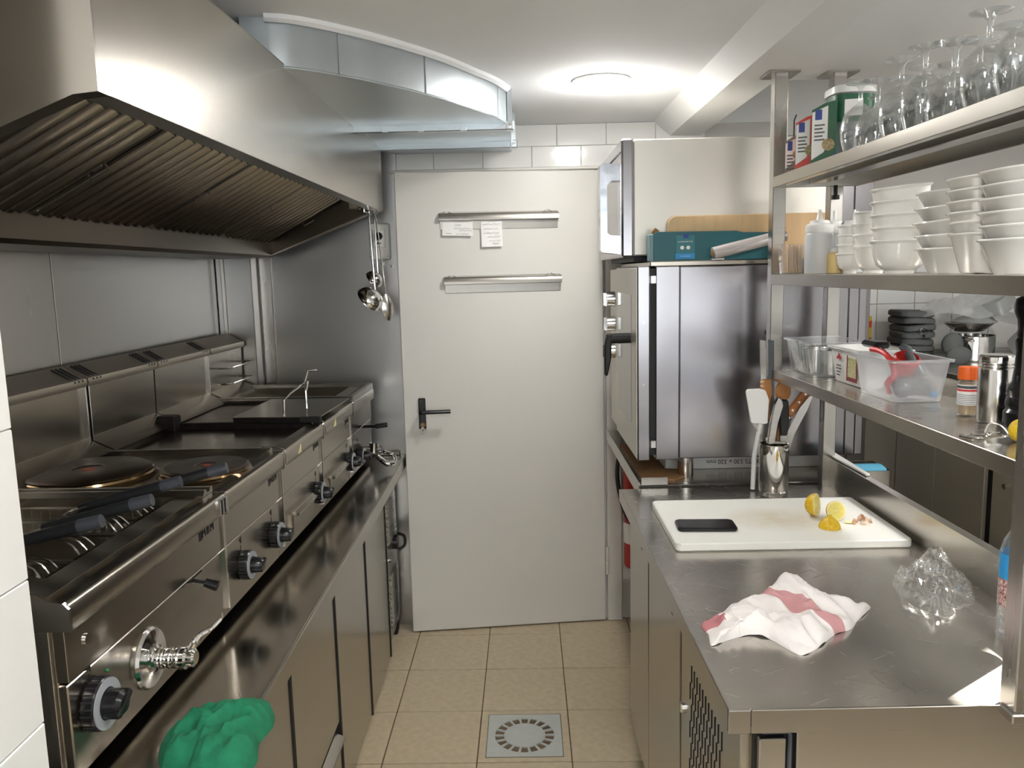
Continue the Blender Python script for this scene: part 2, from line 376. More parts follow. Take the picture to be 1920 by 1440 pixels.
# back wall with glazed tiles
wb = struct('wall_back', B().box(-1.3, 2.4, 3.428, 3.6, -0.05, 2.6), GROUT_W)
tb = None
def wtile(par, x, z, w_, h_, src=[None, None]):
    M = Matrix.Translation((x + w_ / 2, 3.425, z + h_ / 2))
    key = (round(w_, 4), round(h_, 4))
    if WT.get(key) is None:
        b = B().box(-w_ / 2 + .001, w_ / 2 - .001, -0.005, 0.006, -h_ / 2 + .001, h_ / 2 - .001, 0.0015)
        WT[key] = obj('wall_tile', b, TILE_W, par); WT[key].matrix_local = M
    else: share(WT[key], 'wall_tile', par, M)
WT = {}
for r, z in enumerate((1.977, 2.065)):
    for k in range(7): wtile(wb, -0.52 + 0.2045 * k - (0.10 if r else 0), z, 0.2045, 0.088)
for z in [0.0 + 0.2 * k for k in range(11)]:
    if z > 1.0:
        for k in range(5): wtile(wb, 1.39 + 0.16 * k, z - 0.02, 0.16, 0.146 if z < 1.01 else 0.2)
    for k in range(1): wtile(wb, 1.15 + 0.24 * k, z - 0.02, 0.24, 0.2)
    if z < 2.0 and z > 0.1: wtile(wb, 0.462, z - 0.02, 0.2, 0.2)
struct('wall_back', B().box(0.385, 2.4, 3.418, 3.44, 2.19, 2.6), WHITE_W)
b = B().box(0.79, 2.38, 3.414, 3.44, 2.14, 2.58); struct('wall_back', b, WHITE_W)
struct('wall_back', B().box(1.33, 2.32, 3.408, 3.42, 1.68, 2.13, .003), WALL_G)  # plain slab over the tiles; the upper wall's shade is put into its grey
# left: tiled pier close to the camera, steel clad wall behind the cookers
wl = struct('wall_left', B().box(-1.3, -0.648, -2.5, 0.993, -0.05, 2.16), GROUT_W)
lt = None
for j in range(0, 11):
    for k in range(0, 4):
        M = Matrix.Translation((-0.645, 0.900 - 0.2 * k, 0.0685 + 0.2 * j))
        if lt is None:
            lt = obj('wall_tile', B().box(-0.005, 0.005, -0.0993, 0.0993, -0.0993, 0.0993, 0.0015), TILE_W, wl); lt.matrix_local = M
        else: share(lt, 'wall_tile', wl, M)
RW = Matrix.Translation((-1.215, 3.3, 0)) @ Matrix.Rotation(-0.0167, 4, 'Z') @ Matrix.Translation((1.215, -3.3, 0))
wl2 = struct('wall_left', B().box(-1.36, -1.222, 0.95, 3.6, -0.05, 2.16).xf(RW), WHITE_W)
for (y0, y1) in ((0.99, 2.158), (2.162, 3.30)):
    b = B().box(-1.222, -1.212, y0, y1, 0.782, 2.10, 0.001).xf(RW)
    obj('steel_sheet', b, ST_W, wl2)
cs = struct('trim_2', B().box(-1.211, -1.066, 3.300, 3.42, 0.802, 2.06, 0.003), ST_W)
obj('casing_trim', B().box(-1.19, -1.172, 3.292, 3.302, 0.802, 2.0, 0.003), ST_Z, cs)
obj('steel_sheet', B().box(-1.066, -0.47, 3.402, 3.424, 0.0, 2.085, 0.001), ST_W, wb)
obj('corner_trim', B().box(-1.062, -1.012, 3.392, 3.403, 0.802, 2.0, 0.003), ST_Z, cs)
# walls out of view: near wall with a wide window, right wall with a small added one
struct('wall_near', B().box(-1.3, 2.4, -2.52, -2.44, -0.05, 0.75).box(-1.3, 2.4, -2.52, -2.44, 2.02, 2.23).box(-1.3, -0.9, -2.52, -2.44, 0.75, 2.02).box(1.9, 2.4, -2.52, -2.44, 0.75, 2.02), WHITE_W)
wn = struct('window_1', B().ring([(-.9, .75), (1.9, .75), (1.9, 2.02), (-.9, 2.02)], [(-.85, .8), (1.85, .8), (1.85, 1.97), (-.85, 1.97)], 'y', -2.51, -2.45).box(0.47, 0.53, -2.50, -2.46, 0.8, 1.97), WHITE_P)
obj('window_pane', B().box(-.85, .47, -2.482, -2.478, .8, 1.97), PANE, wn); obj('window_pane', B().box(.53, 1.85, -2.482, -2.478, .8, 1.97), PANE, wn)
WY0, WY1, WZ0, WZ1 = 2.225, 2.375, 1.815, 1.955  # unseen opening added to the right wall, sized to shape the counter's sun patch
struct('wall_right', B().box(2.3, 2.34, -2.5, WY0, -0.05, 2.6).box(2.3, 2.34, WY1, 3.6, -0.05, 2.6).box(2.3, 2.34, WY0, WY1, -0.05, WZ0).box(2.3, 2.34, WY0, WY1, WZ1, 2.6), WHITE_W)
wn2 = struct('added_sun_window', B().ring([(WY0, WZ0), (WY1, WZ0), (WY1, WZ1), (WY0, WZ1)], [(WY0 + .01, WZ0 + .01), (WY1 - .01, WZ0 + .01), (WY1 - .01, WZ1 - .01), (WY0 + .01, WZ1 - .01)], 'x', 2.305, 2.315), WHITE_P)
obj('window_pane', B().box(2.308, 2.311, WY0 + .01, WY1 - .01, WZ0 + .01, WZ1 - .01), PANE, wn2)
# door leaf standing slightly ajar, in a painted frame
fb = B().box(0.392, 0.458, 3.395, 3.428, 0.0, 1.98, 0.004).box(-0.50, 0.458, 3.395, 3.428, 1.966, 1.980, 0.004)
da = math.atan2(3.392 - 3.312, 0.383 + 0.468)
DM = Matrix.Translation((-0.468, 3.312, 0)) @ Matrix.Rotation(da, 4, 'Z')   # local x runs along the leaf, -y faces the room
dw = math.hypot(0.383 + 0.468, 0.08)
d1 = struct('door_1', B().box(0, dw, 0, 0.042, 0.006, 1.962, 0.003).xf(DM), DOOR_P)
obj('door_frame', fb, DOOR_P, d1)
hg = obj('hinge', B().cyl((dw + .008, -.004, .22), (dw + .008, -.004, .285), .008, n=12).cyl((dw + .008, -.004, .287), (dw + .008, -.004, .345), .008, n=12).xf(DM), DOOR_P, d1)
def dp(px_x): return px_x
hp = obj('handle_plate', B().box(.062, .092, -.010, 0, .905, 1.037, .003).xf(DM), BLACK, d1)
obj('door_handle', B().tube([(.077, 0, .985), (.077, -.05, .985), (.085, -.058, .985), (.195, -.058, .985)], .0085, 10, sub=4).xf(DM), BLACK, d1)
obj('lock_cylinder', B().cyl((.077, 0, .925), (.077, -.018, .925), .011, n=14).xf(DM), BRASS, d1)
ky = thing('door_key', 'small steel key hanging in the black lock of the cream door', 'key')
obj('key_blade', B().box(.0755, .0785, -.030, -.018, .918, .932, .0005).xf(DM), CHROME_R, ky)
obj('key_bow', B().ring([(.077 + .009 * cos(a * pi / 6), .905 + .014 * sin(a * pi / 6)) for a in range(12)], [(.077 + .004 * cos(a * pi / 6), .905 + .007 * sin(a * pi / 6)) for a in range(12)], 'y', -.030, -.027).box(.0755, .0785, -.030, -.027, .915, .93).xf(DM), CHROME_R, ky)
for (x0, x1, zt, lab) in ((.175, .668, 1.800, 'upper steel ticket rail on the cream door, holding two paper notes'), (.187, .676, 1.541, 'lower steel ticket rail on the cream door, empty')):
    r = thing('ticket_rail', lab, 'rail', tuple(DM @ Vector((x0, 0, zt - .07))), 'ticket rails on the door')
    obj('back_strip', B().box(x0 + .004, x1 - .004, -.003, 0, zt - .070, zt, .0008).xf(DM), RAIL, r)
    obj('rail_channel', B().prism([(-.003, zt - .004), (-.020, zt - .012), (-.024, zt - .022), (-.024, zt - .034), (-.010, zt - .036), (-.003, zt - .034)], 'x', x0, x1).xf(DM), RAIL, r)
    b = B()
    for xx in (x0 + .03, x1 - .05): b.tube([(xx - .02, -.012, zt - .010), (xx, -.020, zt + .004), (xx + .022, -.014, zt - .006)], .0012, 6, sub=4)
    obj('wire_clip', b.xf(DM), CHROME_R, r)
def note(x0, x1, z0, z1, lab, rot, lines):
    M = DM @ Matrix.Translation(((x0 + x1) / 2, -.0105, z1)) @ Matrix.Rotation(rot, 4, 'Y')
    h = z1 - z0; wd = (x1 - x0) / 2
    t = thing('paper_note', lab, 'note', None, 'notes on the ticket rail'); t.matrix_local = M
    b = B(); b.surf([[(-wd + 2 * wd * i / 6, -0.0005 - .004 * (k / 6) ** 2 - .0015 * sin(i * 1.3), -h * k / 6) for i in range(7)] for k in range(7)])
    for f in b.bm.faces: f.normal_update()
    o = obj('sheet', b, PAPER, t)
    b = B()
    for (zz, xa, xb) in lines:
        n = 14; pts = [(-wd + 2 * wd * (xa + (xb - xa) * k / n), -.0035 - .004 * zz, -h * zz + .0022 * sin(k * 2.4 + zz * 9) + .0015 * sin(k * 5.1)) for k in range(n + 1)]
        b.tube(pts, .0006, 4)
    obj('handwriting', b, INK, t)
note(.189, .313, 1.704, 1.766, 'wide white note with blue handwriting, on the left of the upper rail', .03, [(.3, .4, .62), (.52, .38, .95), (.66, .55, .97), (.86, .12, .3), (.88, .45, .85)])
note(.345, .432, 1.657, 1.765, 'tall narrow white note hanging from the middle of the upper rail', -.015, [(.15, .1, .9), (.32, .1, .8), (.48, .12, .85), (.62, .3, .9), (.78, .35, .9), (.88, .5, .8)])
# ceiling lamps (the visible one over the aisle, the others along the kitchen)
for k, (lx, ly, lab, zz, pw_) in enumerate(((0.30, 2.67, 'round white recessed ceiling lamp glowing above the door end of the aisle', 2.153, 1), (0.10, 0.55, 'round white recessed ceiling lamp above where the picture is taken', 2.153, 1.2), (0.10, -1.2, 'round white recessed ceiling lamp near the wide window', 2.153, 1), (1.55, 1.75, 'round white recessed ceiling lamp over the far right bay', 2.092, 0.9), (1.5, 0.7, 'round white recessed ceiling lamp above the right hand aisle', 2.092, .7))):
    t = thing('ceiling_lamp', lab, 'lamp', (lx, ly, zz), 'recessed ceiling lamps')
    obj('lamp_ring', B().lathe([(.078, 0.0), (.092, 0.0), (.095, -.004), (.090, -.008), (.080, -.007), (.078, 0.0)], (lx, ly, zz), 40), WHITE_P, t)
    obj('diffuser', B().lathe([(.0, -.010), (.05, -.009), (.079, -.006), (.079, -.001), (0, -.001)], (lx, ly, zz), 40), LED, t)
    ld = bpy.data.lights.new('lamp_light', 'POINT'); ld.shadow_soft_size = 0.05; ld.energy = LAMP_W * pw_ * .22; ld.color = (1.0, 0.985, 0.962)
    lo = bpy.data.objects.new('lamp_light', ld); COL.objects.link(lo); lo.location = (0, 0, -.10); lo.parent = t
    l2 = bpy.data.lights.new('lamp_downlight', 'AREA'); l2.shape = 'DISK'; l2.size = 0.15; l2.energy = LAMP_W * pw_ * (.42 if k == 0 else .55); l2.color = (1.0, 0.985, 0.962)
    l3 = bpy.data.objects.new('lamp_downlight', l2); COL.objects.link(l3); l3.location = (0, 0, -.014); l3.parent = t
# ================================================================ HOOD AND DUCT
HM = Matrix.Translation((-0.540, 1.10, 0)) @ Matrix.Rotation(-0.0167, 4, 'Z')
hood = thing('extractor_hood', 'long brushed steel extractor hood with slanted grease filters above the cookers', 'hood')
hood.matrix_local = HM @ Matrix.Translation((-.3, 1.06, 1.64)); TM[hood.name] = Matrix.Translation((-.3, 1.06, 1.64))
HL = 2.135
obj('front_panel', B().box(-.003, 0, 0, HL, 1.800, 2.050, .001), ST_H, hood)
obj('front_lip', B().prism([(0, 1.800), (-.034, 1.797), (-.034, 1.803), (-.003, 1.806)], 'y', .002, HL - .002), ST_D, hood)
end = [(0, 1.80), (-.034, 1.797), (-.462, 1.632), (-.66, 1.632), (-.66, 2.10), (0, 2.05)]
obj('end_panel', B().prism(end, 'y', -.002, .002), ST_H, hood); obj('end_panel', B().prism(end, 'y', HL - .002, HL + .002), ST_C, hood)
obj('end_lip', B().prism([(0, 1.80), (-.034, 1.797), (-.462, 1.632), (-.462, 1.637), (-.034, 1.803), (0, 1.806)], 'y', HL - .030, HL), ST_D, hood)
obj('end_lip', B().prism([(0, 1.80), (-.034, 1.797), (-.462, 1.632), (-.462, 1.637), (-.034, 1.803), (0, 1.806)], 'y', 0, .030), ST_D, hood)
obj('top_panel', B().prism([(0, 2.047), (-.66, 2.097), (-.66, 2.10), (0, 2.05)], 'y', 0, HL), ST_H, hood)
obj('inner_plate', B().prism([(-.034, 1.803), (-.150, 1.860), (-.150, 1.863), (-.034, 1.807)], 'y', .01, HL - .01), ST_M, hood)
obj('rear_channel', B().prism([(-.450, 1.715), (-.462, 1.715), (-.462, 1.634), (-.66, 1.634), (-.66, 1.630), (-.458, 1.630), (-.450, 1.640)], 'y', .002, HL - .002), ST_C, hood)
fa = math.atan2(1.862 - 1.702, .300)
flen = math.hypot(.160, .312)
slat = None
for k in range(4):
    y0 = .035 + k * .518
    FM = Matrix.Translation((-.148, y0, 1.860)) @ Matrix.Rotation(-fa, 4, 'Y')   # local -x runs down the slope
    b = B().ring([(-flen, 0), (0, 0), (0, .512), (-flen, .512)], [(-flen + .014, .014), (-.014, .014), (-.014, .498), (-flen + .014, .498)], 'z', -.004, .022)
    b.box(-flen + .012, -.012, .012, .500, .016, .02)
    f = obj('baffle_filter', b.xf(FM), ST_G, hood)
    Tf = TM[hood.name]
    for s in range(10):
        yy = .014 + .0484 * (s + .5)
        M = Tf.inverted() @ FM @ Matrix.Translation((-flen / 2, yy, 0))
        if slat is None:
            hl = flen / 2 - .012; n = 8
            prof = [(-.0165 + .033 * i / n, -.014 * sin(pi * i / n)) for i in range(n + 1)]
            bb = B(); bb.prism([(p[0], p[1]) for p in prof] + [(p[0], p[1] + .0015) for p in reversed(prof)], 'x', -hl, hl)
            me_o = obj('baffle_slat', bb, ST_G, None, ang=60); me_o.parent = f; me_o.matrix_local = M; slat = me_o
        else: share(slat, 'baffle_slat', f, M)
    b = B(); b.tube([(-flen * .42, .500, 0), (-flen * .42, .500, -.022), (-flen * .54, .500, -.022), (-flen * .54, .500, 0)], .0028, 6); b.box(-flen * .45, -flen * .51, .486, .512, -.006, -.003)
    obj('filter_handle', b.xf(FM), CHROME_R, f)
obj('rail_clip', B().box(-.10, -.06, HL - .17, HL - .14, 1.80, 1.825, .002).box(-.055, -.015, HL - .06, HL - .035, 1.79, 1.81, .002), CHROME_R, hood)
hk = obj('hanging_rod', B().tube([(-.045, HL - .155, 1.815), (-.045, HL - .155, 1.792), (-.045, HL - .02, 1.792), (-.045, HL - .02, 1.81)], .004, 8), CHROME_R, hood)
# duct: quarter bend flat against the ceiling, then a straight piece into the back wall
duct = thing('air_duct', 'galvanised sheet metal duct bending below the ceiling into the tiled back wall', 'duct', (-.28, 2.7, 2.04))
arc = [(-.62, 1.955), (-.56, 1.960), (-.51, 1.975), (-.45, 2.02), (-.36, 2.11), (-.27, 2.222), (-.18, 2.355), (-.113, 2.485), (-.045, 2.62), (-.004, 2.745)]
b = B(); b.surf([[(x, y, 2.040) for x, y in arc], [(x, y, 2.1525) for x, y in arc]]); 
sm = B(); sm.tube([(x - .003, y - .004, 2.041) for x, y in arc], .003, 6)
bend = obj('bend_cheek', b, GALV, duct, ang=60)
obj('bend_floor', B().prism(arc + [(-.004, 2.76), (-.62, 2.76)], 'z', 2.040, 2.043), GALV, duct)
obj('folded_seam', sm, GALV, duct)
b = B()
for (i, f) in ((3, .4), (5, .5), (8, .3)):
    (xa, ya), (xb, yb) = arc[i], arc[i + 1]; x = xa + (xb - xa) * f; y = ya + (yb - ya) * f
    nx, ny = (yb - ya), -(xb - xa); L_ = math.hypot(nx, ny)
    b.tube([(x + nx / L_ * .001, y + ny / L_ * .001, 2.044), (x + nx / L_ * .001, y + ny / L_ * .001, 2.15)], .0012, 5)
obj('lap_joint', b, GALV_B, duct)
obj('straight_section', B().box(-.60, .010, 2.76, 3.418, 2.046, 2.1525, .002), GALV, duct)
for (yy, x1, zb) in ((2.755, .012, 2.022), (3.17, .026, 2.026)):
    for dy in (-.012, .012):
        b = B().ring([(-.60, zb), (x1, zb), (x1, 2.1525), (-.60, 2.1525)], [(-.58, zb + .022), (x1 - .016, zb + .022), (x1 - .016, 2.146), (-.58, 2.146)], 'y', yy + dy - .005, yy + dy + .005)
        obj('flange', b, GALV_B, duct)
    obj('corner_plate', B().box(x1 - .022, x1 + .006, yy - .019, yy + .019, zb - .004, zb + .026, .003), GALV_B, duct)
    obj('corner_bolt', B().cyl((x1 - .008, yy - .03, zb + .011), (x1 - .008, yy + .03, zb + .011), .006, n=8), CHROME_R, duct)
b = B()
for xx in (-.42, -.30, -.16): b.box(xx, xx + .02, 2.735, 2.75, 2.018, 2.046, .001)
obj('flange_cleat', b, GALV_B, duct)
struct('trim_1', B().tube([(x, y - .012, 2.153) for x, y in arc[1:]], .016, 8, sub=3), WHITE_C)
# ================================================================ LEFT BASE UNIT
lw = thing('left_worktop', 'long brushed steel worktop slab that carries the row of cookers', 'worktop', (-.85, 2.2, .742))
obj('slab', B().box(-1.21, -.480, .995, 3.40, .742, .780, .003), ST_L, lw)
obj('front_edge', B().box(-.482, -.476, .995, 3.40, .735, .781, .002), ST_Y, lw)
obj('rear_upstand', B().box(-1.19, -.50, 3.380, 3.40, .780, .800, .003), ST_X, lw)
lab = ['steel base cabinet door nearest the camera under the green cloth', 'steel base cabinet with the open lower slot, second from the camera', 'steel base cabinet third from the camera under the cookers', 'steel base cabinet fourth from the camera, beside the louvred unit']
bounds = [(1.0, 1.722), (1.726, 2.178), (2.182, 2.650), (2.654, 3.085)]
for k, (y0, y1) in enumerate(bounds):
    t = thing('base_cabinet', lab[k], 'cabinet', (-.86, (y0 + y1) / 2, 0), 'steel base cabinets under the cookers')
    obj('carcass', B().box(-1.20, -.556, y0, y1, .10, .735), ST_D, t)
    obj('plinth', B().box(-1.18, -.58, y0, y1, 0, .10), ST_D, t)
    b = B().box(-.552, -.530, y0 + .004, y1 - .004, .012 if k != 1 else .275, .690, .003)
    obj('door', b, ST_Y, t)
    obj('top_rail', B().prism([(-.552, .692), (-.530, .692), (-.512, .715), (-.490, .720), (-.490, .742), (-.552, .742)], 'y', y0, y1), ST_Y, t)
    obj('finger_pull', B().prism([(-.556, y1 - .012), (-.527, y1 - .012), (-.527, y1 + .001), (-.556, y1 + .001)], 'z', .012, .692).prism([(-.531, .684), (-.527, .684), (-.505, .712), (-.509, .712)], 'y', y1 - .012, y1 + .003), GAP, t)
    if k == 1:
        obj('lower_panel', B().box(-.552, -.530, y0 + .004, y1 - .004, .012, .205, .003), ST_Y, t)
        obj('slot_flap', B().prism([(-.552, .210), (-.530, .206), (-.512, .232), (-.516, .236), (-.552, .25)], 'y', y0 + .02, y1 - .03), ST_Y, t)
        obj('dark_slot', B().box(-.56, -.54, y0 + .01, y1 - .01, .206, .275), GAP, t)
t = thing('louvred_unit', 'narrow steel refrigeration unit with louvred vents at the door end of the cookers', 'cabinet', (-.86, 3.23, 0))
obj('carcass', B().box(-1.20, -.556, 3.09, 3.375, .09, .735), ST_D, t)
obj('front_panel', B().box(-.556, -.530, 3.093, 3.372, .06, .735, .003), ST_Y, t)
obj('foot', B().box(-.60, -.535, 3.30, 3.36, 0, .07, .003), BLACK_M, t)
lv = None
for z0, n in ((.47, 9), (.12, 11)):
    for i in range(n):
        if lv is None:
            lv = obj('louvre', B().prism([(-.002, -.008), (.007, -.006), (.007, -.003), (-.002, .008)], 'y', -.105, .105), ST_Y, t, raw=True)
            lv.matrix_local = Matrix.Translation((.33, .0, z0 + .02 * i))
        else: share(lv, 'louvre', t, Matrix.Translation((.33, .0, z0 + .02 * i)))
obj('latch_handle', B().cyl((-.530, 3.275, .43), (-.512, 3.275, .43), .032, n=24).tube([(-.51, 3.275, .465), (-.485, 3.285, .45), (-.485, 3.285, .41), (-.51, 3.275, .395)], .007, 8, sub=3), BLACK, t)
obj('lock_stud', B().cyl((-.530, 3.13, .40), (-.518, 3.13, .40), .009, n=12), CHROME_R, t)
# ================================================================ COOKERS (own frame: x out to the aisle, y along the row)
RG = Matrix.Translation((-.650, 1.10, 0)) @ Matrix.Rotation(-.031, 4, 'Z')
def rthing(name, label, cat, lx, ly, lz, group=None):
    o = thing(name, label, cat, None, group); T = Matrix.Translation((lx, ly, lz)); o.matrix_local = RG @ T; TM[o.name] = T
    return o
def loc_in(parent, M): return (TM[parent.name].inverted() if parent.name in TM else Matrix()) @ M
def unit_shell(t, y0, y1, last=False, body=ST_D, topmat=ST_D, hole=None):
    g = .0015
    obj('body', B().box(-.555, -.030, y0 + g, y1 - g, .80, 1.05, .002), ST_D, t)
    b = B()
    for yy in (y0 + .05, y1 - .05):
        b.cyl((-.09, yy, .78), (-.09, yy, .80), .018, n=14).cyl((-.50, yy, .78), (-.50, yy, .80), .018, n=14)
    obj('foot', b, BLACK_M, t)
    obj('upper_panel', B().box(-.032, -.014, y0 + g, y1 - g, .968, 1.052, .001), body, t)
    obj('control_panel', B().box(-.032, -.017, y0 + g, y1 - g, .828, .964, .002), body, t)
    obj('nose', B().prism([(-.04, 1.048), (-.003, 1.048), (0, 1.051), (0, 1.084), (-.004, 1.0905), (-.012, 1.093), (-.022, 1.091), (-.034, 1.096), (-.04, 1.098)], 'y', y0 + g, y1 - g), topmat, t, ang=50)
    if not last:
        obj('joint_strip', B().box(-.020, -.009, y1 - .006, y1 + .002, .828, 1.045, .002), CHROME_R, t)
        obj('joint_clip', B().box(-.030, .0015, y1 - .007, y1 + .007, 1.044, 1.0935, .003), ST_Y, t)
def top_frame(t, y0, y1, hx0, hx1, hy0, hy1, z=1.098, m=ST_D):
    b = B().ring([(-.55, y0 + .0015), (-.038, y0 + .0015), (-.038, y1 - .0015), (-.55, y1 - .0015)], [(hx0, hy0), (hx1, hy0), (hx1, hy1), (hx0, hy1)], 'z', 1.05, z)
    obj('top_rim', b, m, t)
def knob(t, ly, lz=.890, r=.033):
    k = obj('knob', B().lathe([(0, 0), (r * .92, 0), (r, .004), (r, .020), (r * .9, .024), (0, .024)], n=36, M=Matrix.Translation((-.017, ly, lz)) @ Matrix.Rotation(pi / 2, 4, 'Y')), BLACK, t)
    M = Matrix.Translation((-.017, ly, lz)) @ Matrix.Rotation(pi / 2, 4, 'Y')
    b = B().lathe([(r * .62, .0235), (r * .97, .0235), (r * .97, .0255), (r * .62, .0255), (r * .62, .0235)], n=36, M=M); obj('scale_ring', b, GREY_P, k)
    b = B().lathe([(0, .024), (r * .60, .024), (r * .55, .034), (r * .50, .046), (r * .35, .052), (0, .053)], n=28, M=M)
    b.box(-r * .16, r * .16, -r * .62, r * .62, .026, .054, .003, M=M @ Matrix.Rotation(.5, 4, 'Z')); obj('grip', b, BLACK, k)
    b = B()
    for i in range(24):
        a = 2 * pi * i / 24; b.box(r * .97, r * 1.03, -.0016, .0016, .003, .020, .0005, M=M @ Matrix.Rotation(a, 4, 'Z'))
    obj('rim_grooves', b, BLACK_M, k)
    b = B().prism([(ly - .009, lz + .062), (ly + .004, lz + .068), (ly + .004, lz + .050)], 'x', -.0172, -.0164); b.box(-.0172, -.0164, ly - .001, ly + .001, lz + r + .002, lz + .048); obj('pointer_mark', b, GAP, t)
def badge(t, ly, s=1.0):
    M = basis((-.0135, ly, 1.032), (0, 1, 0), (0, 0, 1))
    obj('maker_badge', B().box(-.0142, -.0134, ly - .032 * s, ly - .019 * s, 1.022, 1.042), BLACK_M, t)
    for i, c in enumerate('MBM'): text('badge_letter', c, .021 * s, BLACK_M, t, M @ Matrix.Translation((-.010 * s + .0175 * s * i, 0, 0)))
def splash(t, y0, y1, slots=True):
    obj('splashback', B().prism([(-.545, 1.09), (-.541, 1.282), (-.549, 1.282), (-.553, 1.09)], 'y', y0 + .001, y1 - .001), ST_D, t)
    obj('splash_foot', B().prism([(-.470, 1.098), (-.541, 1.132), (-.545, 1.132), (-.545, 1.09)], 'y', y0 + .001, y1 - .001), ST_D, t)
    obj('flue_top', B().prism([(-.530, 1.274), (-.526, 1.284), (-.528, 1.296), (-.545, 1.302), (-.590, 1.330), (-.594, 1.330), (-.594, 1.27)], 'y', y0 + .001, y1 - .001), ST_F, t)
    if slots:
        for yy, n in ((y1, 3), (y0, 3)):
            for i in range(n):
                y = yy + (-1 if yy == y1 else 1) * (.022 + .018 * i)
                b = B().tube([(-.5265, y + .004, 1.290), (-.546, y, 1.3035), (-.583, y - .004, 1.3265)], .0034, 6)
                obj('vent_slot', b, BLACK_M, t)
# --- fryer nearest the camera
f1 = rthing('deep_fryer', 'wide steel double deep fryer nearest the camera, with four dark handled baskets', 'fryer', -.28, .29, .78)
unit_shell(f1, 0, .59)
top_frame(f1, 0, .59, -.46, -.085, .085, .535)
obj('basin_divider', B().box(-.46, -.085, .300, .320, .95, 1.094, .003), ST_D, f1)
obj('basin_floor', B().box(-.47, -.075, .08, .54, .93, .945), DARK_ST, f1)
obj('end_panel', B().box(-.555, -.034, -.004, .002, .80, 1.05, .001), ST_Z, f1)
obj('end_gap', B().box(-.555, -.060, -.0065, -.004, .80, 1.05, .001), BLACK_M, f1)
obj('nose_cap', B().prism([(-.12, 1.05), (0, 1.050), (0, 1.084), (-.008, 1.093), (-.030, 1.096), (-.046, 1.106), (-.075, 1.108), (-.12, 1.108)], 'y', -.004, .003), ST_X, f1)
obj('rear_ridge', B().prism([(.540, 1.098), (.548, 1.108), (.556, 1.108), (.562, 1.100), (.572, 1.100), (.578, 1.107), (.589, 1.107), (.589, 1.095), (.540, 1.095)], 'x', -.545, -.030), ST_X, f1)
obj('corner_grip', B().prism([(-.001, 1.052), (.0035, 1.054), (.0035, 1.086), (-.001, 1.089)], 'y', .535, .578), CHROME_R, f1)
for i in range(5):
    obj('grip_rib', B().box(.003, .006, .539 + .008 * i, .5425 + .008 * i, 1.054, 1.086, .001), GAP if i % 2 else CHROME_R, f1)
knob(f1, .058, .905, .040)
kk = obj('pilot_lamp', B().sphere((-.016, .105, .935), .003), mat('green_lens', (40, 120, 70), .2), f1)
tp = obj('drain_tap', B().lathe([(0, 0), (.052, 0), (.054, .004), (.050, .009), (.030, .011), (.022, .014), (.0175, .018), (.0175, .060), (.020, .062), (.020, .070), (.016, .073), (.016, .083), (.012, .086), (0, .086)], n=40, M=Matrix.Translation((-.017, .235, .890)) @ Matrix.Rotation(pi / 2, 4, 'Y')), CHROME, f1)
b = B()
for i in range(3): b.lathe([(.0175, 0), (.0187, .002), (.0187, .009), (.0175, .011)], n=32, M=Matrix.Translation((.004 + .014 * i, .235, .890)) @ Matrix.Rotation(pi / 2, 4, 'Y'))
obj('tap_rings', b, CHROME, tp)
obj('tap_lever', B().tube([(.060, .235, .905), (.072, .245, .925), (.085, .268, .928), (.098, .285, .940)], [.006, .005, .004, .003], 10, sub=4), CHROME, tp)
obj('lever_slot', B().box(-.018, -.0163, .425, .475, .957, .962), GAP, f1)
obj('slot_lever', B().tube([(-.017, .435, .953), (.006, .437, .948)], .004, 8).tube([(.006, .437, .948), (.030, .438, .940)], [.009, .011], 12), BLACK, f1)
obj('panel_screw', B().cyl((-.014, .055, 1.012), (-.011, .055, 1.012), .009, n=16), CHROME_R, f1)
badge(f1, .505, 1.15)
# --- electric hot plates
h1 = rthing('hotplate_cooker', 'electric cooker top with two round heat-tinted hotplates, beside the near fryer', 'cooker', -.28, .79, .78)
unit_shell(h1, .59, .99)
obj('cooking_top', B().box(-.55, -.038, .592, .988, 1.05, 1.088, .003), DARK_ST, h1)
obj('side_rim', B().box(-.545, -.03, .978, .9885, 1.085, 1.104, .002), ST_X, h1)
for (px, py, r, nm) in ((-.400, .760, .140, 'large'), (-.125, .785, .100, 'small')):
    hp_ = obj('hotplate', B().lathe([(0, 1.1065), (r * .25, 1.1065), (r * .27, 1.1085), (r * .94, 1.1085), (r, 1.104), (r, 1.086), (0, 1.086)], (px, py, 0), 56), CAST, h1)
    obj('trim_ring', B().lathe([(r * 1.0, 1.1015), (r * 1.035, 1.099), (r * 1.05, 1.094), (r * 1.09, 1.0915), (r * 1.12, 1.0885), (r * 1.12, 1.087), (r * .99, 1.087)], (px, py, 0), 56), BRASS, hp_)
    obj('red_dot', B().cyl((px, py, 1.1065), (px, py, 1.1075), r * .11, n=20), RED_DOT, hp_)
knob(h1, .690); knob(h1, .905); badge(h1, .925)
splash(f1, -.005, .588, False); splash(h1, .592, 1.008); obj('joint_bars', B().box(-.545, -.530, 1.003, 1.008, 1.09, 1.275, .001).box(-.545, -.528, 1.016, 1.021, 1.09, 1.275, .001), CHROME_R, h1)
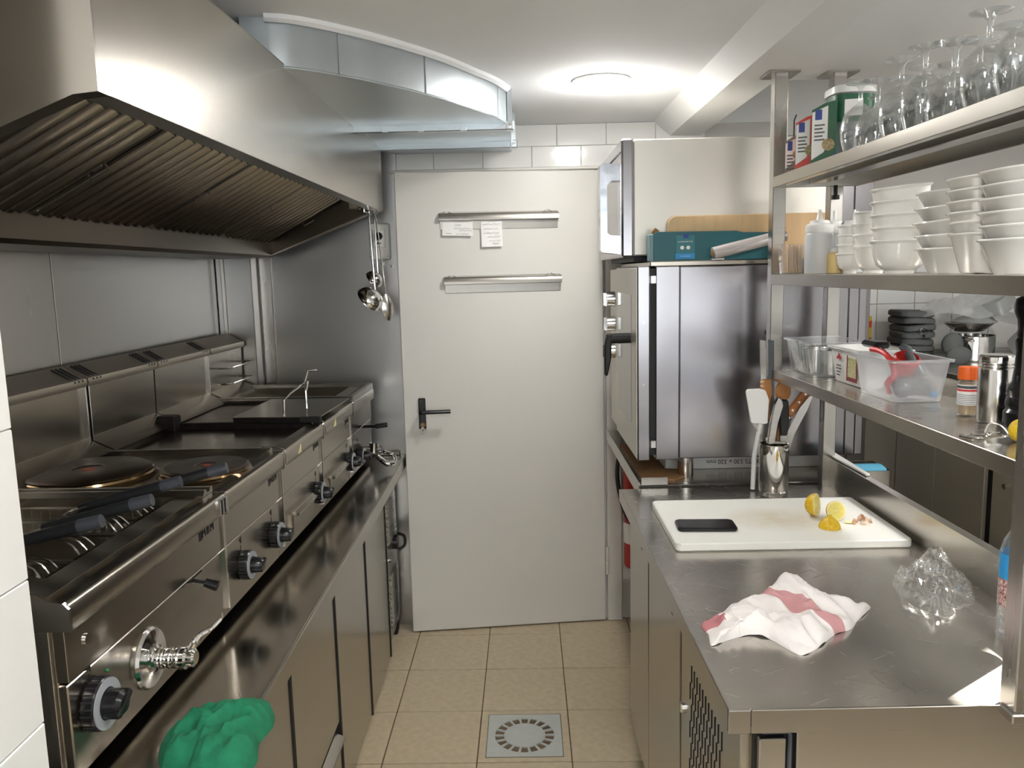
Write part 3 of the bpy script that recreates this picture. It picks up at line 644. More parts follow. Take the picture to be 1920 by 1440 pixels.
# --- two griddles
for k, (y0, y1, lab_) in enumerate(((.99, 1.39, 'smooth griddle cooker beside the two round hotplates'), (1.39, 1.80, 'griddle cooker under the dark steel lid with a wire handle'))):
    g = rthing('griddle', lab_, 'griddle', -.28, (y0 + y1) / 2, .78, 'griddle cookers')
    unit_shell(g, y0, y1)
    obj('griddle_plate', B().box(-.50, -.045, y0 + .004, y1 - .014, 1.05, 1.082 + .012 * k, .004), DARK_ST if k == 0 else CAST, g)
    obj('burnt_edge', B().box(-.50, -.045, y1 - .014, y1 - .003, 1.05, 1.102, .002), BURNT, g)
    obj('back_ledge', B().prism([(-.50, 1.05), (-.49, 1.096), (-.55, 1.12), (-.55, 1.05)], 'y', y0 + .002, y1 - .002), ST_D, g)
    if k == 0: obj('burnt_corner', B().box(-.515, -.455, y1 - .05, y1 + .0, 1.080, 1.13, .004), BURNT, g)
    knob(g, y1 - .065, .885); badge(g, y1 - .055, .9)
    dw_ = obj('drip_drawer', B().box(-.030, -.006, y0 + .060, y1 - .125, .838, .902, .003), ST_D, g)
    obj('drawer_lip', B().prism([(-.006, .902), (.008, .898), (.008, .893), (-.006, .888)], 'y', y0 + .075, y1 - .140), ST_Y, dw_)
    obj('warning_label', B().prism([(y0 + .120, 1.057), (y0 + .150, 1.057), (y0 + .150, 1.082)], 'x', .0001, .0008), WARN, g)
    obj('wire_hook', B().tube([(-.06, y0 + .002, 1.104), (-.02, y0 + .005, 1.100), (-.001, y0 + .008, 1.092), (.003, y0 + .008, 1.055)], .0022, 6, sub=3), CHROME_R, g)
    splash(g, y0 + .025, y1 + .02)
    if k == 1: obj('joint_bars', B().box(-.545, -.534, y1 + .018, y1 + .024, 1.09, 1.275, .001), CHROME_R, g)
# --- far fryer
f2 = rthing('deep_fryer', 'steel deep fryer at the far end of the cookers, next to the steel wall', 'fryer', -.28, 1.985, .78)
unit_shell(f2, 1.80, 2.17, True, DARK_ST)  # front panels take the darker steel to paint in their dark reflection
top_frame(f2, 1.80, 2.17, -.48, -.085, 1.845, 2.125, 1.106)
obj('rim_bead', B().ring([(-.545, 1.806), (-.002, 1.806), (-.002, 2.168), (-.545, 2.168)], [(-.528, 1.822), (-.020, 1.822), (-.020, 2.152), (-.528, 2.152)], 'z', 1.090, 1.114), ST_X, f2)
obj('basin_floor', B().box(-.49, -.075, 1.84, 2.13, 1.0, 1.012), DARK_ST, f2)
splash(f2, 1.83, 2.17, False)
b = B()
for zz in (1.155, 1.215):
    b.tube([(-.541, 1.90, zz), (-.505, 1.90, zz), (-.490, 1.92, zz), (-.470, 2.10, zz + .004), (-.490, 2.12, zz + .004), (-.541, 2.12, zz + .004)], .0035, 8)
obj('basket_hook_wire', b, CHROME, f2)
knob(f2, 1.905, .868, .030)
obj('drain_valve', B().cyl((-.017, 2.03, .865), (.05, 2.03, .865), .014, n=18).cyl((.02, 2.03, .852), (.02, 2.03, .892), .019, n=18), CHROME, f2)
obj('valve_lever', B().tube([(.035, 2.02, .835), (.075, 2.00, .812), (.100, 2.03, .812), (.085, 2.09, .826), (.05, 2.07, .845)], [.010, .011, .009, .008, .007], 10, sub=4), CHROME, f2)
obj('side_lever', B().tube([(-.017, 2.04, .955), (.030, 2.04, .955)], .006, 10).tube([(.028, 2.04, .955), (.072, 2.055, .958)], .010, 10), BLACK, f2)
obj('basin_bracket', B().box(-.475, -.455, 1.86, 1.90, 1.03, 1.10, .003).cyl((-.44, 1.88, 1.06), (-.44, 1.93, 1.06), .012, n=14), CHROME_R, f2)
# --- lid lying across the griddle, fryer baskets
ld_ = rthing('griddle_cover', 'flat dark steel lid with an upright wire handle, lying across the griddle', 'lid', -.13, 1.54, 1.10)
LM = Matrix.Translation((-.145, 1.535, 1.118)) @ Matrix.Rotation(-.05, 4, 'Z') @ Matrix.Rotation(RAD(1.2), 4, 'X')
obj('lid_sheet', B().box(-.135, .150, -.165, .165, 0, .003, .001).xf(LM), ST_D, ld_)
obj('folded_front', B().box(-.130, .145, -.166, -.163, -.016, .002, .001).xf(LM), BURNT, ld_)
obj('dark_corner', B().box(.085, .152, -.170, -.150, -.015, .003, .002).xf(LM), BLACK_M, ld_)
obj('wire_handle', B().tube([(.018, -.120, .003), (.020, -.118, .050), (.030, -.08, .066), (.040, .02, .080), (.046, .05, .118), (.075, .06, .120)], .004, 8).tube([(.060, -.02, .003), (.058, -.015, .060), (.050, .03, .085)], .004, 8).xf(LM), CHROME, ld_)
labs = ['fryer basket with its handle lowest and closest to the camera', 'second fryer basket from the camera, handle crossing the near rim', 'third fryer basket from the camera, in the far basin', 'fryer basket next to the hotplates, its handle reaching the small hotplate']
for k, (ly, lx, dy) in enumerate(((.150, -.055, .02), (.262, -.030, .03), (.385, -.035, .035), (.486, .015, .04))):
    t = rthing('fryer_basket', labs[k], 'basket', -.26, ly, .96, 'wire baskets in the near fryer')
    bx0, bx1, by0, by1, z0, z1 = -.440, -.120, ly - .048, ly + .048, .962, 1.078
    b = B()
    rim = [(bx0, by0, z1), (bx1, by0, z1), (bx1, by1, z1), (bx0, by1, z1), (bx0, by0, z1)]
    b.tube(rim, .003, 6); b.tube([(x * .96 - .011, (y - ly) * .85 + ly, z0) for x, y, z in rim], .0022, 6)
    obj('wire_rim', b, CHROME_R, t)
    b = B()
    for i in range(17):
        x = bx0 + (bx1 - bx0) * i / 16; b.tube([(x, by0, z1), (x * .96 - .011, ly - .041, z0), (x * .96 - .011, ly + .041, z0), (x, by1, z1)], .001, 4)
    for i in range(6):
        y = by0 + (by1 - by0) * i / 5; b.tube([(bx0, y, z1), (bx0 * .96 - .011, (y - ly) * .85 + ly, z0), (bx1 * .96 - .011, (y - ly) * .85 + ly, z0), (bx1, y, z1)], .001, 4)
    for i in range(1, 5):
        z = z1 - (z1 - z0) * i / 5; b.tube([(x, y, z) for x, y, _ in rim], .001, 4)
    o = obj('wire_mesh', b, CHROME_R, t); o['kind'] = 'stuff'
    e = Vector((lx, ly + dy, 1.158)); s_ = Vector((lx - .175, ly + dy * .3, 1.118))
    b = B()
    for q in (-.010, 0, .010): b.tube([(bx1 - .004, ly + q * 2.4, z1 + .002), (bx1 - .03, ly + q * 1.8, z1 + .024), (s_.x - .03, s_.y + q, 1.106), (s_.x + .02, s_.y + q * .7, s_.z + .004)], .0022, 6, sub=3)
    obj('handle_wires', b, CHROME_R, t)
    g_ = obj('handle_grip', B().tube([s_, s_ * .5 + e * .5, e], [.0085, .0105, .0115], 12), NAVY, t)
    dd = (e - s_).normalized(); obj('grip_end', B().tube([e - dd * .022, e + dd * .016], [.0122, .0110], 12), NAVY_T, g_)
# ================================================================ ladles, switch, green cloth
def hang(name, label, M, kind, L_):
    t = thing(name, label, 'ladle' if kind != 'skim' else 'skimmer', None, 'utensils hanging from the hood')
    t.matrix_local = M
    if kind == 'skim':
        obj('handle', B().tube([(0, 0, .012), (0, .006, .02), (0, .008, 0), (0, 0, -.02), (0, 0, -L_)], .0025, 8), CHROME_R, t)
        b = B(); rows = []
        for i in range(9):
            f = i / 8; w_ = .026 * sin(pi * (f * .94 + .03)) ** .7
            rows.append([(w_ * u, .012 * (u * u - 1) * sin(pi * f), -L_ + .002 - .105 * f) for u in (-1, -.5, 0, .5, 1)])
        b.surf(rows); rows2 = [[(x, y + .0012, z) for x, y, z in r] for r in rows]; b.surf(rows2); obj('bowl', b, CHROME_R, t)
    else:
        r = .054 if kind == 'big' else .036
        obj('handle', B().tube([(0, 0, .012), (0, .006, .02), (0, .008, 0), (0, .001, -.02), (0, 0, -L_ + .05), (0, 0, -L_)], [.004, .004, .004, .004, .005, .006], 8, sub=2), CHROME_R, t)
        MB = Matrix.Translation((-r * .42, -.012, -L_ - r * .38)) @ Matrix.Rotation(RAD(-25), 4, 'Z') @ Matrix.Rotation(RAD(-128), 4, 'Y')
        prof = [(r * sin(a), -r * .8 * cos(a)) for a in [pi / 2 * i / 10 for i in range(11)]]
        prof2 = [(q * .965, z + .0015) for q, z in reversed(prof)]
        obj('bowl', B().lathe(prof + [(r * 1.03, .002)] + prof2, n=32, M=MB), CHROME, t)
    return t
hx, hy, hz = -.545, 3.16, 1.785
hang('soup_ladle', 'larger polished soup ladle hanging from the far corner of the hood', Matrix.Translation((hx + .002, hy - .03, hz)) @ Matrix.Rotation(RAD(-2), 4, 'Y'), 'big', .305)
hang('sauce_ladle', 'smaller ladle hanging behind the larger one below the hood', Matrix.Translation((hx + .012, hy + .03, hz)) @ Matrix.Rotation(RAD(-1), 4, 'Y'), 'small', .235)
hang('skimmer', 'thin handled skimmer hanging in front of the cream door edge', Matrix.Translation((hx + .02, hy + .01, hz)) @ Matrix.Rotation(RAD(-5), 4, 'Y') @ Matrix.Rotation(RAD(40), 4, 'Z'), 'skim', .310)
t = thing('isolator_switch', 'pale grey square isolator switch on the steel wall behind the ladles', 'switch', (-.548, 3.40, 1.62))
obj('switch_box', B().box(-.592, -.504, 3.372, 3.402, 1.615, 1.765, .010, seg=3), PALE_SW, t)
obj('cover', B().box(-.575, -.521, 3.366, 3.374, 1.665, 1.740, .004), PALE_SW, t)
dl = obj('dial', B().cyl((-.548, 3.368, 1.712), (-.548, 3.356, 1.712), .016, n=24).box(-.552, -.544, 3.345, 3.357, 1.698, 1.726, .002), BLACK, t)
obj('indicator', B().box(-.556, -.540, 3.364, 3.367, 1.680, 1.686), BLACK_M, t)
b = B()
for x in (-.583, -.513):
    for z in (1.628,): b.cyl((x, 3.373, z), (x, 3.370, z), .004, n=10)
obj('cover_screw', b, CHROME_R, t)
b = B()
for x in (-.575, -.545, -.505): b.cyl((x, 3.402, 1.60 - abs(x + .545) * .3), (x, 3.385, 1.60 - abs(x + .545) * .3), .006, n=10)
tag(obj('cable_gland', b, CHROME_R), 'row of small chrome fixings on the steel wall below the switch', 'fixing')
def cloth(outline, c, zfun, rings=26, seg=150, thick=.002, uv=None):
    """star-shaped sheet of cloth: outline (world xy), centre c, height zfun(x,y,r)"""
    n = len(outline); O = [Vector((p[0], p[1], 0)) for p in outline]; C0 = Vector((c[0], c[1], 0))
    def bnd(t):
        t = (t % 1) * n; i = int(t); f = t - i
        a, b_, c_, d = O[(i - 1) % n], O[i % n], O[(i + 1) % n], O[(i + 2) % n]
        cr = .5 * ((2 * b_) + (c_ - a) * f + (2 * a - 5 * b_ + 4 * c_ - d) * f * f + (3 * b_ - a - 3 * c_ + d) * f ** 3)
        return cr * .75 + (b_ * (1 - f) + c_ * f) * .25
    b = B(); bm = b.bm; ul = bm.loops.layers.uv.new('uv'); U = {}
    top = [bm.verts.new((c[0], c[1], zfun(c[0], c[1], 0)))]; ringsv = []
    if uv: U[top[0]] = uv(c[0], c[1])
    for k in range(1, rings + 1):
        r = k / rings; rv = []
        for s in range(seg):
            p = C0.lerp(bnd(s / seg), r); v = bm.verts.new((p.x, p.y, zfun(p.x, p.y, r))); rv.append(v)
            if uv: U[v] = uv(p.x, p.y)
        ringsv.append(rv)
    for s in range(seg): bm.faces.new((top[0], ringsv[0][s], ringsv[0][(s + 1) % seg]))
    for a, q in zip(ringsv[:-1], ringsv[1:]):
        for s in range(seg): bm.faces.new((a[s], a[(s + 1) % seg], q[(s + 1) % seg], q[s]))
    low = [bm.verts.new((v.co.x, v.co.y, max(v.co.z - thick, 0))) for v in ringsv[-1]]
    for v, l in zip(ringsv[-1], low):
        if uv: U[l] = U[v]
    for s in range(seg): bm.faces.new((ringsv[-1][s], ringsv[-1][(s + 1) % seg], low[(s + 1) % seg], low[s]))
    if uv:
        for f in bm.faces:
            for l in f.loops: l[ul].uv = (U[l.vert], 0)
    return b
gp = [(-.598, 1.215), (-.575, 1.175), (-.53, 1.168), (-.52, 1.148), (-.47, 1.140), (-.435, 1.150), (-.428, 1.19), (-.440, 1.24), (-.432, 1.29), (-.445, 1.335), (-.485, 1.338), (-.52, 1.315), (-.555, 1.330), (-.585, 1.285), (-.598, 1.25)]
def gz(x, y, r):
    e = max(0, 1 - r ** 3.2); p = (x * 13, y * 13, 2.3); rid = 1 - abs(fbm((x * 17 + 3, y * 13, .7), 3)) * 1.6
    h = (.040 + .018 * fbm(p, 3) + .017 * rid) * e ** .75
    return .7815 + max(h, .001) + .006 * (fbm((x * 38, y * 38, 5), 3) + .6) * (r < .97)
tag(obj('cleaning_cloth', cloth(gp, (-.515, 1.235), gz, 40, 190), CLOTH_G, ang=80), 'crumpled green cleaning cloth at the edge of the left worktop', 'cloth')
# ================================================================ RIGHT COUNTER
rc = thing('refrigerated_counter', 'long steel refrigerated counter with a worn top, under the shelves', 'counter', (.66, 1.78, 0))
obj('worktop', B().box(.318, .955, 1.143, 2.40, .850, .880, .0015), ST_T, rc)
obj('front_edge', B().box(.3145, .320, 1.141, 2.40, .844, .8805, .001), ST_Y, rc)
obj('end_edge', B().box(.350, .955, 1.1385, 1.1445, .842, .8805, .001), ST_X, rc)
obj('corner_piece', B().box(.3145, .3485, 1.1383, 1.146, .842, .8803, .001), ST_X, rc)
obj('upstand', B().prism([(.950, .880), (.954, .968), (.972, .971), (.972, .860), (.950, .860)], 'y', 1.146, 2.43), ST_Y, rc)
obj('rear_ledge', B().box(.972, 1.14, 1.146, 2.43, .83, .862, .002), ST_D, rc)
obj('body', B().box(.362, 1.13, 1.178, 2.38, .12, .842), ST_D, rc)
b = B()
for x in (.42, 1.06):
    for y in (1.25, 2.30): b.cyl((x, y, 0), (x, y, .12), .022, n=16)
obj('leg', b, BLACK_M, rc)
for k, (y0, y1) in enumerate(((2.048, 2.378), (1.640, 2.037))):
    d = obj('door', B().box(.345, .364, y0, y1, .14, .795, .003), ST_Y, rc)
    obj('handle_rail', B().prism([(.364, .797), (.346, .797), (.330, .820), (.324, .824), (.324, .843), (.364, .843)], 'y', y0, y1), ST_Y, d)
    obj('seal_gap', B().box(.347, .366, y0 - .010, y0, .14, .80), GAP, d)
    obj('finger_pull', B().prism([(.3455, .790), (.3425, .793), (.326, .816), (.329, .819)], 'y', y0 - .010, y0 + .002), GAP, d)
vp = obj('vent_panel', B().box(.345, .364, 1.180, 1.624, .14, .842, .002), ST_Y, rc)
sl = None
for r in range(9):
    for c in range(11):
        M = Matrix.Translation((.3445 - .66, 1.290 + .0235 * c + (.0118 if r % 2 else 0) - 1.78, .735 - .042 * r - .02 * 0))
        if sl is None: sl = obj('vent_slot', B().box(-.0008, .0004, -.0009, .0009, -.018, .018), GAP, rc, raw=True); sl.matrix_local = M
        else: share(sl, 'vent_slot', rc, M)
obj('panel_lock', B().cyl((.345, 1.60, .62), (.340, 1.60, .62), .012, n=16).box(.338, .342, 1.597, 1.603, .61, .63), CHROME_R, rc)
obj('end_post', B().box(.366, .408, 1.150, 1.178, .14, .825, .002), ST_X, rc)
obj('end_seal', B().box(.364, .440, 1.166, 1.1785, .12, .842), BLACK_M, rc)
obj('seal_bead', B().tube([(.372, 1.160, .832), (.414, 1.160, .832), (.416, 1.160, .826), (.416, 1.160, .15)], .0035, 6), GREY_D, rc)
obj('end_panel', B().box(.424, 1.13, 1.150, 1.178, .14, .838, .002), ST_X, rc)
obj('blue_film_remnant', B().box(.3440, .3450, 1.325, 1.345, .50, .585), mat('blue_film', (96, 130, 190), .4), rc)
# ================================================================ OVEN STAND AND OVENS
st = thing('oven_stand', 'low steel stand behind the counter that carries the two stacked ovens', 'stand', (.75, 2.85, 0))
obj('stand_top', B().box(.386, 1.10, 2.425, 3.30, .860, .882, .002), ST_T, st)
obj('side_rail', B().prism([(.380, .845), (.386, .845), (.386, .890), (.380, .893)], 'y', 2.425, 3.30), ST_Y, st)
obj('front_rail', B().box(.386, 1.10, 2.421, 2.426, .845, .884, .001), ST_X, st)
obj('front_stop', B().box(.384, .470, 2.417, 2.422, .884, .910, .004), ST_X, st)
for x in (.50, 1.05):
    for y in (2.47, 3.20): obj('leg', B().box(x - .018, x + .018, y - .018, y + .018, 0, .86, .002), ST_Z, st)
co = thing('combi_oven', 'large steel combi oven with a black lever handle on its door, lower of two ovens', 'oven', (.75, 2.85, .882))
for x, y in ((.548, 2.535), (1.03, 2.535), (.85, 3.15), (1.03, 3.15)):
    if 1: obj('leg', B().lathe([(0, 0), (.024, 0), (.0255, .003), (.0255, .070), (0, .070)], (x, y, .882), 28), CHROME_R, co)
obj('body', B().box(.520, 1.045, 2.500, 3.22, .948, 1.556, .003), ST_O, co)
obj('front_collar', B().box(.446, .5185, 2.500, 3.22, .946, 1.557, .002), ST_O, co)
obj('rear_panel', B().box(1.047, 1.078, 2.502, 3.22, .948, 1.556, .002), ST_O, co)
obj('rear_cover', B().box(1.080, 1.104, 2.506, 3.22, .948, 1.556, .002), ST_O, co)
obj('door_gap', B().box(.425, .447, 2.512, 3.21, .96, 1.552), BLACK_M, co)
dr_ = obj('door', B().box(.386, .426, 2.492, 2.985, .944, 1.560, .004), ST_O, co)
obj('door_front', B().box(.3835, .387, 2.497, 2.980, .952, 1.554, .001), CREAM_ST, dr_)
obj('door_window', B().box(.3825, .385, 2.60, 2.93, 1.05, 1.47, .001), mat('oven_window_glass', (150, 148, 140), .06, 0.3), dr_)
obj('door_rivets', B().cyl((.405, 2.4925, 1.385), (.405, 2.4905, 1.385), .003, n=10).cyl((.405, 2.4925, 1.19), (.405, 2.4905, 1.19), .003, n=10), CHROME, dr_)
obj('lower_hinge', B().box(.428, .446, 2.494, 2.51, .985, 1.01, .002), CHROME_R, co)
obj('upper_hinge', B().box(.428, .446, 2.494, 2.51, 1.505, 1.53, .002), CHROME_R, co)
obj('lever_handle', B().tube([(.384, 2.62, 1.328), (.315, 2.62, 1.328)], [.017, .0165], 14).prism([(.306, 1.344), (.322, 1.344), (.318, 1.26), (.306, 1.205), (.298, 1.205), (.296, 1.30)], 'y', 2.604, 2.636, bev=.004), BLACK_M, dr_)
obj('control_panel', B().box(.392, .446, 2.990, 3.22, .952, 1.552, .002), CREAM_ST, co)
for z in (1.44, 1.345, 1.24):
    k_ = obj('control_knob', B().cyl((.392, 3.10, z), (.362, 3.10, z), .030, .027, n=28).box(.346, .364, 3.093, 3.107, z - .026, z + .026, .003), CHROME_R, co)
obj('top_cover', B().box(.43, 1.09, 2.515, 3.20, 1.557, 1.574, .003), ST_D, co)
obj('top_bolt', B().cyl((.62, 2.52, 1.576), (.66, 2.52, 1.576), .007, n=10), CHROME_R, co)
obj('side_plug', B().cyl((.795, 2.501, 1.345), (.795, 2.497, 1.345), .010, n=18), BLACK_M, co)
uo = thing('upper_oven', 'smaller pale steel oven with a chunky chrome bracket handle, stacked on the combi oven', 'oven', (.75, 2.95, 1.575))
obj('body', B().box(.395, 1.06, 2.62, 3.26, 1.594, 1.960, .004), CREAM_ST, uo)
obj('base_rail', B().box(.40, 1.05, 2.66, 3.25, 1.575, 1.594), BLACK_M, uo)
obj('door_frame', B().box(.356, .3945, 2.616, 3.26, 1.590, 1.963, .006), ST_O, uo)
obj('door_groove', B().box(.3545, .357, 2.64, 3.24, 1.92, 1.925), GAP, uo)
ou = [(.290, 1.615), (.296, 1.608), (.357, 1.600), (.357, 1.885), (.296, 1.890), (.290, 1.884)]
ii = [(.312, 1.670), (.322, 1.662), (.354, 1.660), (.354, 1.835), (.328, 1.835), (.312, 1.820)]
obj('bracket_handle', B().ring(ou, ii, 'y', 2.635, 2.70), mat('worn_chrome', (190, 194, 202), .22, 1, noise_sc=(40, 40, 40), noise_amt=.25, rough_var=.1), uo)
obj('side_screw', B().cyl((.448, 2.621, 1.612), (.448, 2.612, 1.612), .005, n=12), CHROME_R, uo)
wbd = thing('wooden_board', 'pale wooden board with rounded corners leaning on the upper oven', 'board', (.79, 2.59, 1.575))
c_ = [(.500 + .028 - .028 * cos(a), 1.716 - .028 + .028 * sin(a)) for a in [pi / 2 * i / 6 for i in range(7)]]
c2 = [(1.02 - .028 + .028 * sin(a), 1.716 - .028 + .028 * cos(a)) for a in [pi / 2 * i / 6 for i in range(7)]]
obj('board', B().prism(c_ + c2 + [(1.02, 1.5745), (.500, 1.5745)], 'y', 2.592, 2.610, bev=.002), WOOD, wbd)
fb_ = thing('foil_box', 'long teal cardboard foil box lying on the combi oven', 'box', (.64, 2.55, 1.574))
obj('carton', B().prism([(.443, 1.5745), (.842, 1.5745), (.842, 1.655), (.72, 1.657), (.700, 1.662), (.455, 1.664), (.443, 1.658)], 'y', 2.525, 2.583), TEAL, fb_)
obj('end_flap', B().box(.431, .444, 2.528, 2.580, 1.5745, 1.657, .002), mat('pale_teal_card', (120, 150, 156), .5), fb_)
obj('torn_tab', B().prism([(.438, 1.663), (.452, 1.678), (.465, 1.668), (.455, 1.660)], 'y', 2.545, 2.56), CARD, fb_)
obj('label_panel', B().box(.512, .570, 2.5235, 2.5255, 1.585, 1.652), mat('mid_teal_print', (52, 118, 126), .45), fb_)
obj('label_band', B().box(.510, .570, 2.5225, 2.5245, 1.5795, 1.596), BLUE_L, fb_)
obj('logo_block', B().box(.534, .551, 2.5228, 2.5240, 1.643, 1.656), BLUE_D, fb_)
TX = lambda x, y, z: basis((x, y, z), (1, 0, 0), (0, 0, 1))
text('label_text', 'ALUMINIUM FOIL', .0062, PAPER, fb_, TX(.541, 2.5228, 1.632)); text('band_text', 'for universal use', .0045, PAPER, fb_, TX(.541, 2.522, 1.588))
obj('print_rosette', B().cyl((.531, 2.5238, 1.614), (.531, 2.5228, 1.614), .006, n=10).cyl((.550, 2.5238, 1.614), (.550, 2.5228, 1.614), .006, n=10), PAPER, fb_)
fr_ = thing('foil_roll', 'roll of cling film sticking out tilted in front of the teal box', 'roll', (.71, 2.49, 1.575))
a0 = Vector((.618, 2.485, 1.594)); a1 = Vector((.845, 2.510, 1.644)); dv = (a1 - a0).normalized()
obj('film', B().cyl(a0, a1, .0185, n=28), FOIL, fr_); obj('core', B().cyl(a0 - dv * .004, a0 + dv * .002, .0105, n=20), CARD, fr_)
obj('film_edge', B().cyl(a0 - dv * .001, a0 + dv * .003, .0165, n=24).tube([a0 + Vector((.01, -.0175, .004)), a1 + Vector((0, -.0175, .004))], .0012, 5), GREY_P, fr_)
# things under the combi oven
t = thing('white_carton', 'flat white carton with upside-down lettering under the combi oven', 'box', (.74, 2.74, .882))
obj('carton', B().box(.50, 1.02, 2.62, 2.90, .8825, .922, .002), CARD_W, t)
text('carton_text', 'SHEETS 530 x 320 mm', .021, BLACK_M, t, basis((.735, 2.6192, .906), (-1, 0, 0), (0, 0, -1)))
obj('black_tray', B().box(.46, 1.05, 2.66, 3.0, .925, .938, .003), BLACK_M, t)
tag(obj('cardboard_sheet', B().prism([(.400, 2.50), (.50, 2.47), (.56, 2.53), (.545, 2.60), (.49, 2.615), (.49, 2.98), (.40, 3.02)], 'z', .883, .889), CARD), 'brown cardboard sheet under the left front corner of the combi oven', 'cardboard')
t = thing('fire_extinguisher', 'red fire extinguisher hanging on the wall behind the counter, mostly hidden', 'extinguisher', (.515, 3.33, .27))
obj('cylinder', B().lathe([(0, .27), (.052, .275), (.058, .29), (.058, .78), (.045, .82), (.02, .84), (.02, .87), (0, .87)], (.515, 3.34, 0), 28), RED, t)
obj('label_sticker', B().lathe([(.0585, .385), (.0585, .475)], (.515, 3.34, 0), 28), PAPER, t)
obj('hose', B().tube([(.505, 3.32, .88), (.46, 3.30, .87), (.427, 3.28, .76), (.425, 3.28, .66), (.452, 3.28, .54), (.485, 3.27, .48)], .009, 8, sub=4), RUBBER, t)
scb = thing('steel_column', 'tall plain steel cabinet behind the ovens, seen between the shelves', 'cabinet', (1.20, 3.18, 0))
obj('carcass', B().box(1.112, 1.312, 2.955, 3.40, 0, 1.86, .003), COLST, scb); obj('side_sheet', B().box(1.112, 1.240, 2.950, 2.956, .02, 1.85, .002), COLST, scb); obj('side_sheet', B().box(1.243, 1.312, 2.950, 2.956, .02, 1.85, .002), COLST, scb)
# ================================================================ SHELVING UNIT
sh = thing('shelving_unit', 'three tier steel shelving unit with square posts above the right counter', 'shelf', (.88, 1.75, .88))
for nm, x0, y0, z0, z1 in (('post', .757, 2.358, 1.222, 2.088), ('post', .928, 2.372, .862, 2.088), ('post', .733, 1.113, .8805, 2.088), ('post', .975, 1.113, .862, 2.088)):
    obj(nm, B().box(x0, x0 + .038, y0, y0 + .038, z0, z1, .002), ST_Z, sh)
for x, y in ((.776, 2.377), (.947, 2.391)):
    obj('ceiling_plate', B().prism([(x - .045, y - .045), (x + .045, y - .045), (x + .045, y + .045), (x - .045, y + .045)], 'z', 2.086, 2.0925, bev=.001), ST_X, sh)
obj('post_foot', B().box(.727, .777, 1.107, 1.143, .866, .8815, .002), ST_X, sh)
for z, m in ((1.250, ST_T), (1.527, ST_Y), (1.803, ST_Y)):
    s_ = obj('shelf', B().box(.757, 1.000, 1.150, 2.358, z - .003, z, .0008), m, sh)
    b = B().box(.755, .759, 1.150, 2.358, z - .030, z + .0004, .001)
    obj('front_lip', b, ST_D, s_); obj('front_return', B().box(.759, .775, 1.150, 2.358, z - .030, z - .028), ST_Y, s_)
    obj('rear_lip', B().box(.998, 1.002, 1.150, 2.358, z - .030, z + (.035 if z < 1.3 else .0004), .001), ST_Y, s_)
    obj('end_lip', B().box(.757, 1.0, 2.355, 2.359, z - .030, z, .001), ST_X, s_)
    obj('stiffener', B().box(.86, .90, 1.155, 2.355, z - .022, z - .003, .002), ST_Y, s_)
obj('shelf_bolt', B().cyl((.93, 2.34, 1.745), (.93, 2.34, 1.775), .006, n=8).cyl((.93, 2.34, 1.735), (.93, 2.34, 1.747), .011, n=6), BLACK_M, sh)
# ================================================================ ON THE COUNTER
cb = thing('cutting_board', 'thick white plastic cutting board stained yellow, lying on the right counter', 'board', (.66, 2.01, .88))
def rrect(x0, x1, y0, y1, r, n=5):
    P_ = []
    for cx, cy, a in ((x1 - r, y1 - r, 0), (x0 + r, y1 - r, 90), (x0 + r, y0 + r, 180), (x1 - r, y0 + r, 270)):
        P_ += [(cx + r * cos(RAD(a + 90 * i / n)), cy + r * sin(RAD(a + 90 * i / n))) for i in range(n + 1)]
    return P_
q = [(.392, 2.207), (.938, 2.186), (.938, 1.838), (.376, 1.832)]
def board_mat():
    m = mat('stained_board', (232, 231, 224), .42); N = m.node_tree.nodes; L = m.node_tree.links
    tc = N.new('ShaderNodeTexCoord'); mp = N.new('ShaderNodeMapping'); mp.inputs['Location'].default_value = (.00, .02, 0); mp.inputs['Scale'].default_value = (7.5, 9, 1)
    L.new(tc.outputs['Object'], mp.inputs[0])
    gr = N.new('ShaderNodeTexGradient'); gr.gradient_type = 'SPHERICAL'; L.new(mp.outputs[0], gr.inputs[0])
    nz = N.new('ShaderNodeTexNoise'); nz.inputs['Scale'].default_value = 22; nz.inputs['Detail'].default_value = 6; L.new(tc.outputs['Object'], nz.inputs['Vector'])
    mu = N.new('ShaderNodeMath'); mu.operation = 'MULTIPLY'; L.new(gr.outputs[1], mu.inputs[0]); L.new(nz.outputs[0], mu.inputs[1])
    mx = N.new('ShaderNodeMix'); mx.data_type = 'RGBA'; mx.inputs[6].default_value = S((232, 231, 224)); mx.inputs[7].default_value = S((176, 150, 92))
    L.new(mu.outputs[0], mx.inputs[0]); L.new(mx.outputs[2], N['Principled BSDF'].inputs['Base Color']); return m
obj('board', B().prism(rrect(-.281, .281, -.185, .180, .014), 'z', .8805, .901, M=Matrix.Translation((.659, 2.016, 0)) @ Matrix.Rotation(-.012, 4, 'Z'), bev=.003), board_mat(), cb)
ph = thing('mobile_phone', 'black mobile phone lying face up on the white cutting board', 'phone', (.475, 1.955, .901))
PM = Matrix.Translation((.474, 1.952, 0)) @ Matrix.Rotation(-.06, 4, 'Z')
obj('case', B().prism(rrect(-.074, .074, -.037, .037, .012), 'z', .9012, .911, M=PM, bev=.0025), BLACK, ph)
obj('screen', B().prism(rrect(-.066, .066, -.034, .034, .006), 'z', .9108, .9118, M=PM), SCREEN, ph)
obj('side_button', B().box(.02, .045, -.0385, -.036, .904, .908, .0008, M=PM), BLACK_M, ph)
